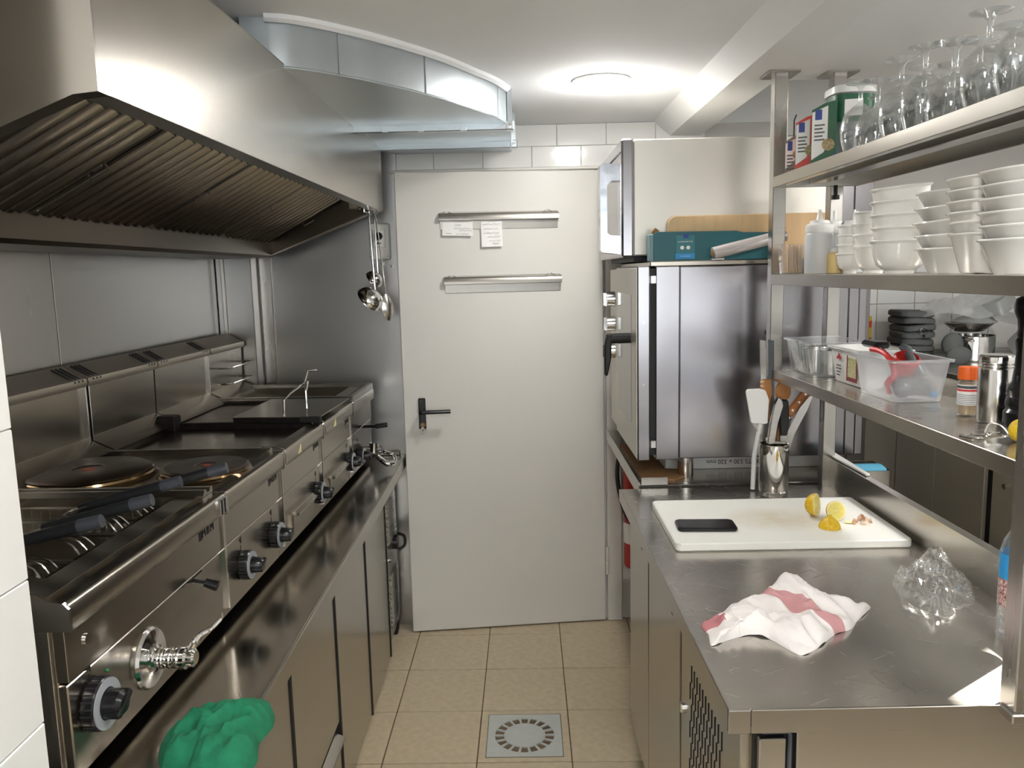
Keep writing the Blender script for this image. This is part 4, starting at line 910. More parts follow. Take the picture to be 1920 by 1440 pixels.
def half_lemon(name, lab, M, r, tip=True):
    t = thing(name, lab, 'lemon', None, 'cut lemons on the board'); t.matrix_local = M
    prof = [(0, -r * 1.02)] + ([(r * .10, -r * 1.26), (r * .16, -r * 1.16)] if tip else []) 
    prof = ([(0, -r * 1.30), (r * .12, -r * 1.25), (r * .20, -r * 1.10)] if tip else [(0, -r)]) + [(r * sin(a), -r * cos(a)) for a in [pi / 2 * (i + 3) / 12 for i in range(10)]]
    obj('rind', B().lathe(prof, n=32), YELLOW, t)
    obj('pith', B().lathe([(0, .0006), (r * .99, .0004), (r, -.001)], n=32), PITH, t)
    b = B()
    for k in range(9):
        a = 2 * pi * k / 9; b.prism(sector(r * .12, r * .84, a + .06, a + 2 * pi / 9 - .06, 4), 'z', .0005, .0018)
    o = obj('segments', b, PULP, t)
half_lemon('lemon_half', 'lemon half with its cut face turned to the right, at the back of the trio', basis((.780, 2.022, .9315), (.55, .83, 0), (.0, .15, .98)), .0300, False)
half_lemon('lemon_half', 'lemon half showing its round cut face to the camera', basis((.816, 1.985, .926), (.97, .15, 0), (.08, .25, .95)), .0255, False)
half_lemon('lemon_half', 'lemon half lying cut side down with its pointed end up', Matrix.Translation((.776, 1.925, .902)) @ Matrix.Rotation(pi, 4, 'X'), .0262, True)
t = thing('garlic_peel', 'small heap of papery garlic skin on the cutting board by the lemons', 'garlic', (.855, 1.955, .901))
for i, (x, y, r, a) in enumerate(((.870, 1.965, .017, .3), (.882, 1.952, .014, 1.6), (.855, 1.950, .013, 2.6), (.872, 1.945, .012, 4.0))):
    b = B(); rows = []
    for k in range(5):
        f = k / 4; rows.append([(r * (1 - .1 * k) * cos(a + u), r * .7 * sin(a + u), r * .9 * sin(f * pi * .5) * (1 + .2 * sin(3 * u + i))) for u in [-1.5 + 3.0 * j / 8 for j in range(9)]])
    b.surf(rows).xf(Matrix.Translation((x, y, .9013))); obj('skin', b, GARLIC, t)
obj('clove_base', B().sphere((.838, 1.958, .9045), .010, (1.3, .7, .34)), PITH, t)
tw = [(.343, 1.437), (.345, 1.395), (.341, 1.351), (.375, 1.372), (.42, 1.390), (.452, 1.372), (.484, 1.310), (.525, 1.335), (.575, 1.385), (.612, 1.405), (.64, 1.44), (.690, 1.499), (.66, 1.515), (.632, 1.535), (.61, 1.585), (.565, 1.63), (.545, 1.612), (.525, 1.575), (.490, 1.545), (.44, 1.522), (.39, 1.48)]
def tz(x, y, r):
    e = max(0, 1 - r ** 4)
    n_ = fbm((x * 9, y * 9, 1.2), 3); rid = (1 - abs(fbm((x * 12 + y * 7, y * 6 - x * 5, 4.4), 3)) * 2.4)
    bump_ = math.exp(-(((x - .545) / .05) ** 2 + ((y - 1.53) / .07) ** 2)) * .030
    return .8822 + max(0, (.012 + .012 * n_ + .020 * max(rid, -.2)) * e ** .6 + bump_ * e) + .006 * max(0, fbm((x * 22, y * 22, 7), 2)) * r
def tuv(x, y):  # stripe coordinate across the towel
    if x < .44: return .955 + (.015 if (x < .385 and y > 1.405 + (x - .34) * .2) else -.02) if x < .40 else .2
    nx, ny = .80, .60
    d = (x - .545) * nx + (y - 1.447) * ny
    return .505 + d * 2.2
tag(obj('kitchen_towel', cloth(tw, (.50, 1.46), tz, 44, 230, .002, tuv), TOWEL, ang=80), 'white kitchen towel with a dull red stripe, crumpled on the right counter', 'towel')
bp = [(.787, 1.615), (.775, 1.55), (.785, 1.475), (.80, 1.452), (.84, 1.462), (.875, 1.50), (.905, 1.52), (.93, 1.56), (.935, 1.63), (.93, 1.69), (.89, 1.71), (.845, 1.66), (.82, 1.655)]
def bz(x, y, r):
    e = max(0, 1 - r ** 2.5) ** .5; l1 = math.exp(-(((x - .82) / .045) ** 2 + ((y - 1.55) / .07) ** 2)); l2 = math.exp(-(((x - .89) / .045) ** 2 + ((y - 1.62) / .07) ** 2))
    f = noise.cell_vector(Vector((x * 40, y * 40, 0))).x * .004
    return .8815 + e * (.012 + .060 * max(l1, l2) + .040 * noise.turbulence(Vector((x * 30, y * 30, .5)), 3, True) - .016) + f * e
bag = cloth(bp, (.85, 1.575), bz, 18, 80, .001)
bmesh.ops.triangulate(bag.bm, faces=bag.bm.faces[:])
tag(obj('plastic_bag', bag, BAGP, smooth=False), 'crumpled clear plastic bag on the counter, right of the towel', 'bag')
wbt = thing('water_bottle', 'clear water bottle with a blue label, standing half hidden by the near post', 'bottle', (.884, 1.355, .88))
obj('bottle', B().lathe([(0, .881), (.027, .881), (.031, .886), (.031, .920), (.028, .926), (.031, .932), (.031, 1.04), (.026, 1.062), (.014, 1.085), (.0125, 1.098)], (.884, 1.355, 0), 28), BOTTLE, wbt)
obj('label_sleeve', B().lathe([(.0314, .995), (.0314, 1.040)], (.884, 1.355, 0), 28), BLUE_L, wbt); obj('lower_label', B().lathe([(.0314, .945), (.0314, .993)], (.884, 1.355, 0), 28), mat('pink_white_print', (214, 190, 184), .4, noise_sc=(200, 200, 200), noise_amt=.5, mix2=(120, 60, 60)), wbt)
obj('cap', B().lathe([(0, 1.112), (.013, 1.112), (.0145, 1.109), (.0145, 1.096), (.0, 1.096)], (.884, 1.355, 0), 24), GREY_P, wbt)
# utensil holder and what stands in it
UX, UY = .757, 2.300
uh = thing('utensil_holder', 'shiny steel cylinder holding knives and wooden spoons behind the cutting board', 'holder', (UX, UY, .88))
obj('cylinder', B().lathe([(0, .8805), (.040, .8805), (.042, .883), (.042, .895), (.0405, .897), (.042, .900), (.042, 1.034), (.0405, 1.036), (.039, 1.034), (.039, .89), (0, .89)], (UX, UY, 0), 40), CHROME, uh)
def uten(name, lab, cat): return thing(name, lab, cat, None, 'utensils in the steel holder')
t = uten('spatula', 'white scraper spatula leaning beside the steel utensil holder', 'spatula')
obj('blade', B().prism([(.672, 1.190), (.676, 1.197), (.712, 1.199), (.730, 1.192), (.740, 1.165), (.738, 1.096), (.730, 1.093), (.692, 1.097), (.688, 1.10)], 'y', 2.300, 2.308, bev=.002), WHITE_P, t)
obj('handle', B().tube([(.720, 2.310, 1.10), (.713, 2.345, .99), (.712, 2.352, .885)], .007, 10), WHITE_P, t)
t = uten('knife', 'kitchen knife with a curved all-steel handle in the holder', 'knife')
obj('handle', B().prism([(.742, 1.035), (.764, 1.035), (.768, 1.06), (.774, 1.10), (.788, 1.15), (.780, 1.172), (.770, 1.178), (.760, 1.155), (.750, 1.10)], 'y', 2.278, 2.292, M=Matrix.Translation((-.012, 0, 0)), bev=.003), CHROME_R, t)
obj('blade', B().prism([(.742, .895), (.766, .905), (.766, 1.037), (.742, 1.037)], 'y', 2.284, 2.286), CHROME, t)
obj('bolster', B().box(.735, .785, 2.279, 2.291, 1.036, 1.046, .002), CHROME_R, t)
t = uten('knife', 'kitchen knife with a matt black handle in the holder', 'knife')
obj('handle', B().prism([(.772, 1.06), (.792, 1.06), (.796, 1.12), (.792, 1.165), (.770, 1.168), (.766, 1.12)], 'y', 2.286, 2.302, bev=.004), BLACK_M, t)
obj('blade', B().box(.772, .790, 2.293, 2.295, .90, 1.062), CHROME, t); obj('bolster', B().box(.770, .792, 2.288, 2.300, 1.038, 1.062, .002), CHROME_R, t)
t = uten('wooden_spoon', 'round wooden spoon in the middle of the utensil holder', 'spoon')
obj('bowl', B().sphere((.788, 2.325, 1.186), .025, (.95, .3, 1.25)), WOOD_S, t); obj('stick', B().tube([(.783, 2.325, 1.16), (.762, 2.312, .895)], .006, 10), WOOD_S, t)
t = uten('wooden_spatula', 'wooden spatula with a notched edge at the left of the holder', 'spatula')
b = B().prism([(.722, 1.205), (.728, 1.222), (.752, 1.222), (.757, 1.18), (.752, 1.145), (.738, 1.140), (.728, 1.17)], 'y', 2.325, 2.333, bev=.002); obj('blade', b, WOOD_S, t)
b = B()
for i in range(4): b.sphere((.727, 2.326, 1.178 + .012 * i), .0062, (1.2, .8, .9), 10, 6)
obj('notched_edge', b, SKEW, t); obj('stick', B().tube([(.745, 2.330, 1.15), (.752, 2.315, .895)], .006, 10), WOOD_S, t)
t = uten('knife', 'knife with a riveted brown wooden handle leaning right in the holder', 'knife')
KM = Matrix.Translation((.800, 2.318, 1.115)) @ Matrix.Rotation(RAD(38), 4, 'Y')
obj('handle', B().box(-.013, .013, -.007, .007, .0, .105, .004, M=KM), WOOD_D, t)
b = B()
for zz in (.02, .05, .08): b.cyl(KM @ Vector((0, -.008, zz)), KM @ Vector((0, .008, zz)), .0035, n=10)
obj('rivets', b, CHROME_R, t); obj('blade', B().prism([(.795, 1.12), (.812, 1.105), (.775, .90), (.765, .90)], 'y', 2.317, 2.319), CHROME, t)
t = uten('chef_knife', 'broad steel blade standing point up at the right of the holder', 'knife')
obj('blade', B().prism([(.783, 1.00), (.798, 1.00), (.815, 1.06), (.850, 1.13), (.868, 1.176), (.856, 1.172), (.830, 1.14), (.800, 1.08), (.786, 1.04)], 'y', 2.300, 2.3025), CHROME_R, t); obj('tang', B().box(.768, .784, 2.297, 2.305, .90, 1.01, .002), BLACK_M, t)
t = uten('whisk', 'wire whisk loops behind the broad steel blade', 'whisk')
b = B()
for k in range(4):
    a = pi * k / 4; b.tube([(.795, 2.325, 1.06)] + [(.795 + .075 * f + .020 * sin(pi * f) * cos(a), 2.325 + .020 * sin(pi * f) * sin(a), 1.06 + .11 * f) for f in (.3, .6, .9, 1.0)], .0012, 5, sub=3)
obj('loops', b, CHROME_R, t); obj('stick', B().tube([(.797, 2.325, 1.065), (.772, 2.315, .90)], .006, 8), CHROME_R, t)
t = uten('pastry_scraper', 'small triangular steel turner at the left rim of the holder', 'turner')
obj('blade', B().prism([(.693, 1.098), (.716, 1.118), (.760, 1.10), (.752, 1.045), (.730, 1.040)], 'y', 2.316, 2.3185), ST_X, t); obj('stick', B().tube([(.740, 2.318, 1.05), (.750, 2.312, .90)], .005, 8), CHROME_R, t)
t = uten('tongs', 'long dark kitchen tongs standing tall against the combi oven', 'tongs')
for dx in (0, .024): obj('arm', B().prism([(.730 + dx, 1.04), (.744 + dx, 1.04), (.736 + dx, 1.335), (.720 + dx, 1.338)], 'y', 2.330, 2.337), GREY_D if dx else ST_Z, t)
obj('rivet', B().cyl((.734, 2.329, 1.318), (.734, 2.338, 1.318), .004, n=10), CHROME_R, t)
# metal tray behind the upstand with a sponge
t = thing('steel_tray', 'small steel tray standing behind the far end of the counter upstand', 'tray', (1.04, 2.36, .862))
obj('tray', B().ring(rrect(.980, 1.108, 2.30, 2.43, .01), rrect(.984, 1.104, 2.304, 2.426, .009), 'z', .864, .945).box(.984, 1.104, 2.304, 2.426, .864, .868), ST_X, t)
tag(obj('white_strip', B().prism([(.956, 2.43), (.984, 2.43), (.974, 2.15), (.962, 2.15)], 'z', .9712, .977, bev=.001), WHITE_P), 'long white plastic strip lying on top of the counter upstand', 'strip')
tag(obj('sponge', B().prism([(2.295, .946), (2.36, .946), (2.355, .955), (2.33, .958), (2.30, .953)], 'x', 1.0, 1.09, bev=.002), BLUE_C), 'light blue sponge cloth lying across the steel tray behind the upstand', 'sponge')
# ================================================================ LOWER SHELF (z 1.25)
Z1, Z2, Z3 = 1.2502, 1.5272, 1.8032
def tub(name, lab, cat, x0, x1, y0, y1, h, m, lipm=None, rz=0, rim=.006):
    t = thing(name, lab, cat, ((x0 + x1) / 2, (y0 + y1) / 2, Z1))
    n = 6; b = B(); R = []
    def loop(s, z, r): return [(x, y, z) for x, y in rrect(x0 + s, x1 - s, y0 + s, y1 - s, r)]
    L0 = loop(.012, Z1 + .001, .016); L1 = loop(.010, Z1 + .004, .018); L2 = loop(0, Z1 + h, .014); L3 = loop(-rim, Z1 + h + .001, .014); L4 = loop(-rim, Z1 + h - .004, .014)
    b.surf([L4, L3, L2, L1, L0], wrap=True); b.bm.faces.new([b.bm.verts.new(p) for p in L0]); bmesh.ops.remove_doubles(b.bm, verts=b.bm.verts[:], dist=1e-5)
    obj('tub', b, m, t)
    b = B(); b.surf([loop(-rim, Z1 + h - .001, .014), loop(-rim - .001, Z1 + h + .001, .014), loop(-.001, Z1 + h + .002, .014)], wrap=True); obj('rim', b, lipm or m, t)
    return t
c1 = tub('clear_container', 'clear ribbed plastic container holding steel rings, far end of the lower shelf', 'container', .797, .947, 2.125, 2.345, .092, CLEARP)
b = B()
for i in range(9): b.tube([(.797, 2.14 + .022 * i, Z1 + .088), (.808, 2.14 + .022 * i, Z1 + .006)], .002, 5)
for i in range(6): b.tube([(.812 + .022 * i, 2.126, Z1 + .086), (.812 + .022 * i, 2.138, Z1 + .006)], .002, 5)
obj('ribs', b, CLEARP, c1)
for k, (x, y, lab) in enumerate(((.868, 2.175, 'steel pastry ring at the near end of the clear container'), (.850, 2.24, 'steel pastry ring in the middle of the clear container'), (.872, 2.295, 'steel pastry ring at the far end of the clear container'))):
    tag(obj('pastry_ring', B().lathe([(.034, .0), (.034, .062), (.0355, .064), (.036, .062), (.036, 0), (.034, 0)], (x, y, Z1 + .006), 36), CHROME_R), lab, 'ring', 'rings in the clear container')
c2_ = tub('white_container', 'white plastic food tub with a picture of salad, middle of the three tubs', 'container', .830, .955, 1.905, 2.100, .092, WHITE_P)
LX = lambda x, y, z: basis((x, y, z), (0, -1, 0), (.1, 0, .99))
lp = obj('salad_picture', B().box(.8325, .8335, 1.935, 1.985, Z1 + .015, Z1 + .078).xf(Matrix.Translation((0, 0, 0))), mat('salad_photo', (150, 160, 90), .5, noise_sc=(130, 130, 130), noise_amt=.5, mix2=(206, 190, 160)), c2_)
obj('picture_border', B().ring([(1.930, Z1 + .012), (1.990, Z1 + .012), (1.990, Z1 + .081), (1.930, Z1 + .081)], [(1.935, Z1 + .022), (1.985, Z1 + .022), (1.985, Z1 + .077), (1.935, Z1 + .077)], 'x', .8318, .8330), mat('maroon_print', (120, 44, 50), .5), c2_)
obj('red_logo', B().prism([(2.020, Z1 + .062), (2.046, Z1 + .062), (2.046, Z1 + .068), (2.040, Z1 + .068), (2.033, Z1 + .077), (2.026, Z1 + .068), (2.020, Z1 + .068)], 'x', .8288, .8300), RED, c2_)
b = B()
for i, w_ in enumerate((.026, .030, .022, .018)): b.box(.8290, .8302, 2.033 - w_ / 2, 2.033 + w_ / 2, Z1 + .044 - .008 * i, Z1 + .047 - .008 * i)
obj('printed_lines', b, GREY_D, c2_)
c3 = tub('frosted_container', 'frosted plastic tub crammed with small kitchen tools, nearest of the three tubs', 'container', .808, .938, 1.700, 1.895, .092, FROST)
def tool(name, lab, b, m): return tag(obj(name, b, m), lab, 'tool', 'tools in the frosted tub')
tool('scissors', 'red handled tool standing in the frosted tub', B().tube([(.835, 1.76, Z1 + .012), (.83, 1.765, Z1 + .035), (.845, 1.76, Z1 + .055), (.84, 1.765, Z1 + .075)], [.005, .008, .006, .007], 8, sub=3), RED_P)
tool('peeler', 'black plastic grip jutting above the far end of the frosted tub', B().box(.845, .885, 1.868, 1.945, Z1 + .102, Z1 + .118, .006, M=None), BLACK)
tool('corkscrew', 'pink red lever poking over the rim of the frosted tub', B().tube([(.838, 1.870, Z1 + .102), (.846, 1.840, Z1 + .100), (.850, 1.80, Z1 + .085), (.86, 1.78, Z1 + .03)], .006, 8, sub=3), RED_P)
tool('butter_knife', 'steel blade lying across the rim of the frosted tub', B().prism([(1.80, Z1 + .088), (1.87, Z1 + .112), (1.885, Z1 + .110), (1.81, Z1 + .080)], 'x', .855, .858), CHROME)
tool('round_cutter', 'dark red round cutter showing above the frosted tub', B().lathe([(.024, 0), (.028, .004), (.028, .036), (.024, .040), (.024, 0)], (0, 0, 0), 28, M=Matrix.Translation((.868, 1.775, Z1 + .060)) @ Matrix.Rotation(.5, 4, 'X')), RED)
tool('can_opener', 'dark grey handle leaning in the middle of the frosted tub', B().tube([(.888, 1.735, Z1 + .055), (.882, 1.79, Z1 + .108), (.880, 1.805, Z1 + .112)], [.009, .011, .009], 10), GREY_D)
tool('dough_cutter', 'dark lump of tools at the bottom of the frosted tub', B().sphere((.870, 1.765, Z1 + .032), .03, (1, .9, .9)).sphere((.895, 1.74, Z1 + .028), .02).sphere((.85, 1.74, Z1 + .024), .018), GREY_D)
tool('blue_clip', 'small blue clip in the near corner of the frosted tub', B().box(.905, .922, 1.722, 1.735, Z1 + .008, Z1 + .020, .003), BLUE_L)
tool('piping_nozzle', 'thin steel pin leaning in the near right of the frosted tub', B().tube([(.915, 1.73, Z1 + .015), (.885, 1.735, Z1 + .042)], .002, 6).tube([(.918, 1.73, Z1 + .04), (.900, 1.735, Z1 + .065)], [.004, .002], 6), CHROME_R)
sj = thing('spice_jar', 'small spice jar with an orange cap and white label on the lower shelf', 'jar', (.890, 1.555, Z1))
obj('jar', B().lathe([(0, .001), (.017, .001), (.0185, .004), (.0185, .066), (.016, .070), (.016, .072)], (.890, 1.555, Z1), 28), CLEARP, sj)
obj('spice_fill', B().lathe([(0, .003), (.0165, .003), (.0165, .064), (0, .064)], (.890, 1.555, Z1), 24), SPICE, sj)
obj('cap', B().lathe([(0, .096), (.0180, .096), (.019, .094), (.019, .072), (0, .072)], (.890, 1.555, Z1), 28), ORANGE, sj)
obj('label_sleeve', B().lathe([(.0188, .022), (.0188, .062)], (.890, 1.555, Z1), 28), PAPER, sj)
obj('label_stripe', B().lathe([(.0190, .049), (.0190, .053)], (.890, 1.555, Z1), 28), RED_P, sj)
b = B()
for i in range(6): b.lathe([(.01905, .024 + .0035 * i), (.01905, .0255 + .0035 * i)], (.890, 1.555, Z1), 28)
obj('label_print', b, GREY_P, sj); obj('label_head', B().lathe([(.0190, .0545), (.0190, .060)], (.890, 1.555, Z1), 28), GREY_D, sj)
sk = thing('shaker_tin', 'steel shaker tin with a ribbed neck, between spice jar and pepper mill', 'shaker', (.901, 1.485, Z1))
obj('tin', B().lathe([(0, .001), (.029, .001), (.030, .004), (.030, .100), (.0285, .103), (.0295, .106), (.0285, .109), (.0295, .112), (.0285, .115), (.0285, .118)], (.901, 1.485, Z1), 40), CHROME_R, sk)
obj('cap', B().lathe([(0, .128), (.026, .127), (.0295, .124), (.0295, .118), (0, .118)], (.901, 1.485, Z1), 40), CHROME, sk)
pm = thing('pepper_mill', 'tall turned black wooden pepper mill on the lower shelf by the near post', 'mill', (.916, 1.415, Z1))
obj('mill_body', B().lathe([(0, 0), (.034, 0), (.0355, .004), (.0355, .030), (.031, .036), (.034, .044), (.032, .056), (.029, .060), (.033, .070), (.030, .078), (.025, .085), (.0225, .11), (.021, .14), (.0235, .158), (.020, .164), (0, .164)], (.916, 1.415, Z1), 36), BLACK, pm)
obj('mill_head', B().lathe([(0, .165), (.021, .165), (.022, .170), (.0205, .180), (.022, .196), (.027, .208), (.0285, .220), (.025, .233), (.012, .240), (0, .2405)], (.916, 1.415, Z1), 36), BLACK, pm)
yb = thing('bottle_stopper', 'perforated yellow ball on a jointed wire lying at the shelf edge', 'stopper', (.835, 1.305, Z1))
obj('ball', B().sphere((.838, 1.302, Z1 + .020), .0198), mat('yellow_ball', (226, 190, 40), .45, bump=.8, bump_sc=(300, 300, 300), noise_sc=(260, 260, 260), noise_amt=.3), yb)
obj('wire_frame', B().tube([(.766, 1.352, Z1 + .003), (.79, 1.36, Z1 + .004), (.80, 1.345, Z1 + .006), (.82, 1.33, Z1 + .012)], .0016, 6, sub=4).tube([(.764, 1.352, Z1 + .003), (.782, 1.325, Z1 + .005), (.815, 1.318, Z1 + .008), (.825, 1.308, Z1 + .012)], .0026, 8, sub=4).tube([(.80, 1.34, Z1 + .01), (.806, 1.338, Z1 + .026), (.82, 1.33, Z1 + .024), (.826, 1.318, Z1 + .012)], .0018, 6, sub=4).sphere((.80, 1.328, Z1 + .008), .005), CHROME, yb)
# ================================================================ MIDDLE SHELF (z 1.527)
sc = thing('skewer_cup', 'clear cup packed with bamboo skewers at the far end of the middle shelf', 'cup', (.789, 2.285, Z2))
b = B(); b.surf([[( .789 + sx * r, 2.285 + sy * r, z) for sx, sy in rrect(-1, 1, -1, 1, .35)] for r, z in ((.026, Z2 + .001), (.031, Z2 + .082), (.034, Z2 + .083))], wrap=True); obj('cup', b, CLEARP, sc)
k0 = thing('bamboo_skewers', 'bundle of thin bamboo skewers standing in the clear cup', 'skewers', (.789, 2.285, Z2)); 
b = B()
for i in range(110):
    x = .789 + random.uniform(-.024, .024); y = 2.285 + random.uniform(-.024, .024); lean = random.uniform(-.010, .003)
    b.tube([(x, y, Z2 + .004), (min(max(x + lean, .762), .818), y - abs(lean) * .4, Z2 + .080 + random.uniform(-.01, .006))], .0015, 4)
o = obj('skewer', b, SKEW, k0, smooth=False); o['kind'] = 'stuff'
def squeeze(x, y, r, h, lab, tilt=0, fill=None, capm=WHITE_P):
    t = thing('squeeze_bottle', lab, 'bottle', None, 'squeeze bottles on the middle shelf'); t.matrix_local = Matrix.Translation((x, y, Z2)) @ Matrix.Rotation(tilt * .3, 4, 'Y')
    obj('bottle', B().lathe([(0, .001), (r * .95, .001), (r, .004), (r, h * .93), (r * .96, h * .97), (r * .90, h)], n=32), SQUEEZE if not fill else fill, t)
    obj('cap', B().lathe([(r * .93, h - .001), (r * .98, h + .002), (r * .98, h + .018), (r * .86, h + .022), (r * .70, h + .024), (r * .66, h + .031), (r * .3, h + .033), (r * .22, h + .036), (r * .10, h + .060), (0, h + .060)], n=32), capm, t)
    return t
squeeze(.815, 2.150, .036, .108, 'milky squeeze bottle standing foremost, next to the skewer cup')
squeeze(.880, 2.215, .033, .108, 'squeeze bottle half hidden behind the foremost one')
squeeze(.922, 2.190, .036, .108, 'squeeze bottle behind the smallest white bowls')
t = thing('sauce_bottle', 'short slim bottle of pale yellow sauce between the squeeze bottles and bowls', 'bottle', (.842, 2.11, Z2))
obj('bottle', B().lathe([(0, .001), (.018, .001), (.019, .004), (.019, .05), (.012, .056)], (.842, 2.11, Z2), 24), SAUCE, t); obj('cap', B().lathe([(.012, .055), (.013, .058), (.010, .066), (.004, .070), (0, .070)], (.842, 2.11, Z2), 20), WHITE_P, t)
tag(obj('straw_packet', B().box(.925, .955, 2.28, 2.33, Z2 + .105, Z2 + .135, .006).box(.92, .96, 2.275, 2.335, Z2, Z2 + .107, .004), FROST), 'translucent packet standing behind the squeeze bottles', 'packet')
def bowl_mesh(R_, h, foot, cone, sq=0.0):
    if cone: out = [(0, .0), (R_ * .60, .0), (R_ * .64, .003), (R_ * .97, h - .006), (R_ * 1.03, h - .0045), (R_ * 1.05, h - .002), (R_ * 1.03, h), (R_ * .97, h), (R_ * .60, .006), (0, .005)]
    else: out = [(0, .003), (R_ * .44, .0), (R_ * .50, .0), (R_ * .50, .007), (R_ * .60, .010), (R_ * .80, h * .26), (R_ * .93, h * .55), (R_ * .985, h * .88), (R_ * 1.0, h - .006), (R_ * 1.055, h - .0045), (R_ * 1.07, h - .002), (R_ * 1.05, h), (R_ * .96, h), (R_ * .90, h * .55), (R_ * .55, .014), (0, .011)]
    b = B(); b.lathe(out, n=40, sq=sq); return b
def stack(x, y, R_, h, n, pitch, desc, cone=False, tilts=(), sq=0.0, rot=0.0, cat='bowl'):
    src = None; z = Z2
    for i in range(n):
        lab = '%s bowl of %s' % (('lowest', 'second', 'third', 'fourth', 'fifth', 'sixth')[i] if i < n - 1 else 'topmost', desc)
        tl = tilts[i] if i < len(tilts) else 0
        if src is None: src = o = obj('bowl', bowl_mesh(R_, h, 0, cone, sq), PORC, ang=50)
        else: o = src.copy(); COL.objects.link(o)
        o.location = (x + .0015 * sin(i * 2.1 + x * 50), y + .001 * cos(i * 3.3), z + R_ * abs(math.sin(tl)) * (.4 if i else 0)); o.rotation_euler = (0, -tl, rot)
        tag(o, lab, cat, 'stacked white bowls'); z += pitch + (R_ * .10 * abs(tl) if tl else 0)
stack(.868, 2.075, .034, .052, 4, .0225, 'the small stack beside the squeeze bottles', tilts=(0, .02, -.03, -.06))
stack(.888, 1.990, .046, .068, 4, .027, 'the medium footed stack left of the widest footed stack', tilts=(0, .02, .03, .01))
stack(.866, 1.805, .060, .074, 5, .0285, 'the widest footed stack in the middle of the shelf', tilts=(0, .01, .03, .05, .09))
stack(.893, 1.650, .056, .052, 5, .028, 'the first tapered stack, right of the widest footed stack', True, (0, .06, .12, .12, .05), .25)
stack(.878, 1.502, .056, .072, 6, .021, 'the second tapered stack from the left', True, (-.06, -.04, .02, .06, .08, .09), .25)
stack(.872, 1.385, .056, .062, 6, .023, 'the tapered stack closest to the near post', True, (.03, .04, .06, .08, .09, .10), .25)
# ================================================================ TOP SHELF (z 1.803)
def spice_box(x, y, rz, w_, d_, h, m, lab):
    t = thing('spice_box', lab, 'box', None, 'upright spice packets on the top shelf'); t.matrix_local = Matrix.Translation((x, y, Z3)) @ Matrix.Rotation(rz, 4, 'Z')
    b = B().prism([(-w_ / 2, 0), (w_ / 2, 0), (w_ / 2, h), (0, h - .006), (-w_ / 2, h - .020)], 'y', -d_ / 2, d_ / 2); obj('pack', b, m, t)
    obj('white_panel', B().prism([(-w_ / 2 + .001, .012), (w_ * .02, .030), (w_ * .16, .048), (w_ * .16, h - .012), (-w_ / 2 + .001, h - .026)], 'y', -d_ / 2 - .0008, -d_ / 2), PAPER, t)
    obj('logo_badge', B().box(-w_ * .36, -w_ * .08, -d_ / 2 - .0014, -d_ / 2 - .0008, h - .045, h - .020, .001), BLUE_D, t)
    obj('food_picture', B().cyl((w_ * .20, -d_ / 2 - .0018, .048), (w_ * .20, -d_ / 2, .048), w_ * .26, n=20), mat('food_print', (130, 110, 60), .5, noise_sc=(160, 160, 160), noise_amt=.5, mix2=(200, 180, 140)), t)
    obj('blue_corner', B().prism([(-w_ * .1, .002), (w_ / 2, .002), (w_ / 2, .026), (w_ * .2, .012)], 'y', -d_ / 2 - .0012, -d_ / 2), BLUE_D, t)
    b = B()
    for i in range(5): b.box(-w_ * .38, -w_ * .38 + w_ * (.34 if i % 2 else .42), -d_ / 2 - .0012, -d_ / 2 - .0008, h - .060 - .009 * i, h - .056 - .009 * i)
    obj('printed_lines', b, GREY_D, t)
spice_box(.787, 2.275, -.45, .045, .030, .105, GREY_B, 'small olive grey spice packet, left of the red one')
spice_box(.792, 2.195, -.45, .054, .034, .140, RED_B, 'red and white spice packet between the grey and the green ones')
spice_box(.803, 2.105, -.45, .058, .036, .155, GREEN_B, 'green and white spice packet in front of the white lidded bucket')
tag(obj('hook_wire', B().tube([(.800, 2.32, Z3), (.800, 2.32, Z3 + .15), (.806, 2.32, Z3 + .165)], .002, 6), BLACK_M), 'thin black wire rising behind the red spice packet', 'wire')
bk = thing('lidded_bucket', 'white lidded plastic bucket with a green label on the top shelf', 'bucket', (.905, 2.135, Z3))
obj('bucket', B().lathe([(0, .001), (.050, .001), (.058, .175), (.060, .178)], (.905, 2.135, Z3), 36, sq=.3), FROST, bk)
obj('content', B().lathe([(0, .003), (.046, .003), (.050, .10), (0, .10)], (.905, 2.135, Z3), 30, sq=.3), GREY_D, bk)
obj('green_label', B().lathe([(.0575, .105), (.0605, .172)], (.905, 2.135, Z3), 36, sq=.3), GREEN_B, bk)
obj('label_card', B().box(.862, .912, -.0008, .0008, .118, .158).xf(Matrix.Translation((-.905, 0, 0))).xf(Matrix.Translation((.905, 2.135, Z3)) @ Matrix.Rotation(-.25, 4, 'Z') @ Matrix.Translation((.02, -.064, 0))), PAPER, bk)
obj('lid', B().lathe([(0, .196), (.058, .196), (.064, .193), (.065, .176), (.060, .175), (0, .176)], (.905, 2.135, Z3), 36, sq=.3), WHITE_P, bk)
bk.scale = (.86, .86, 1); bk.location = (.880, 2.14, Z3)
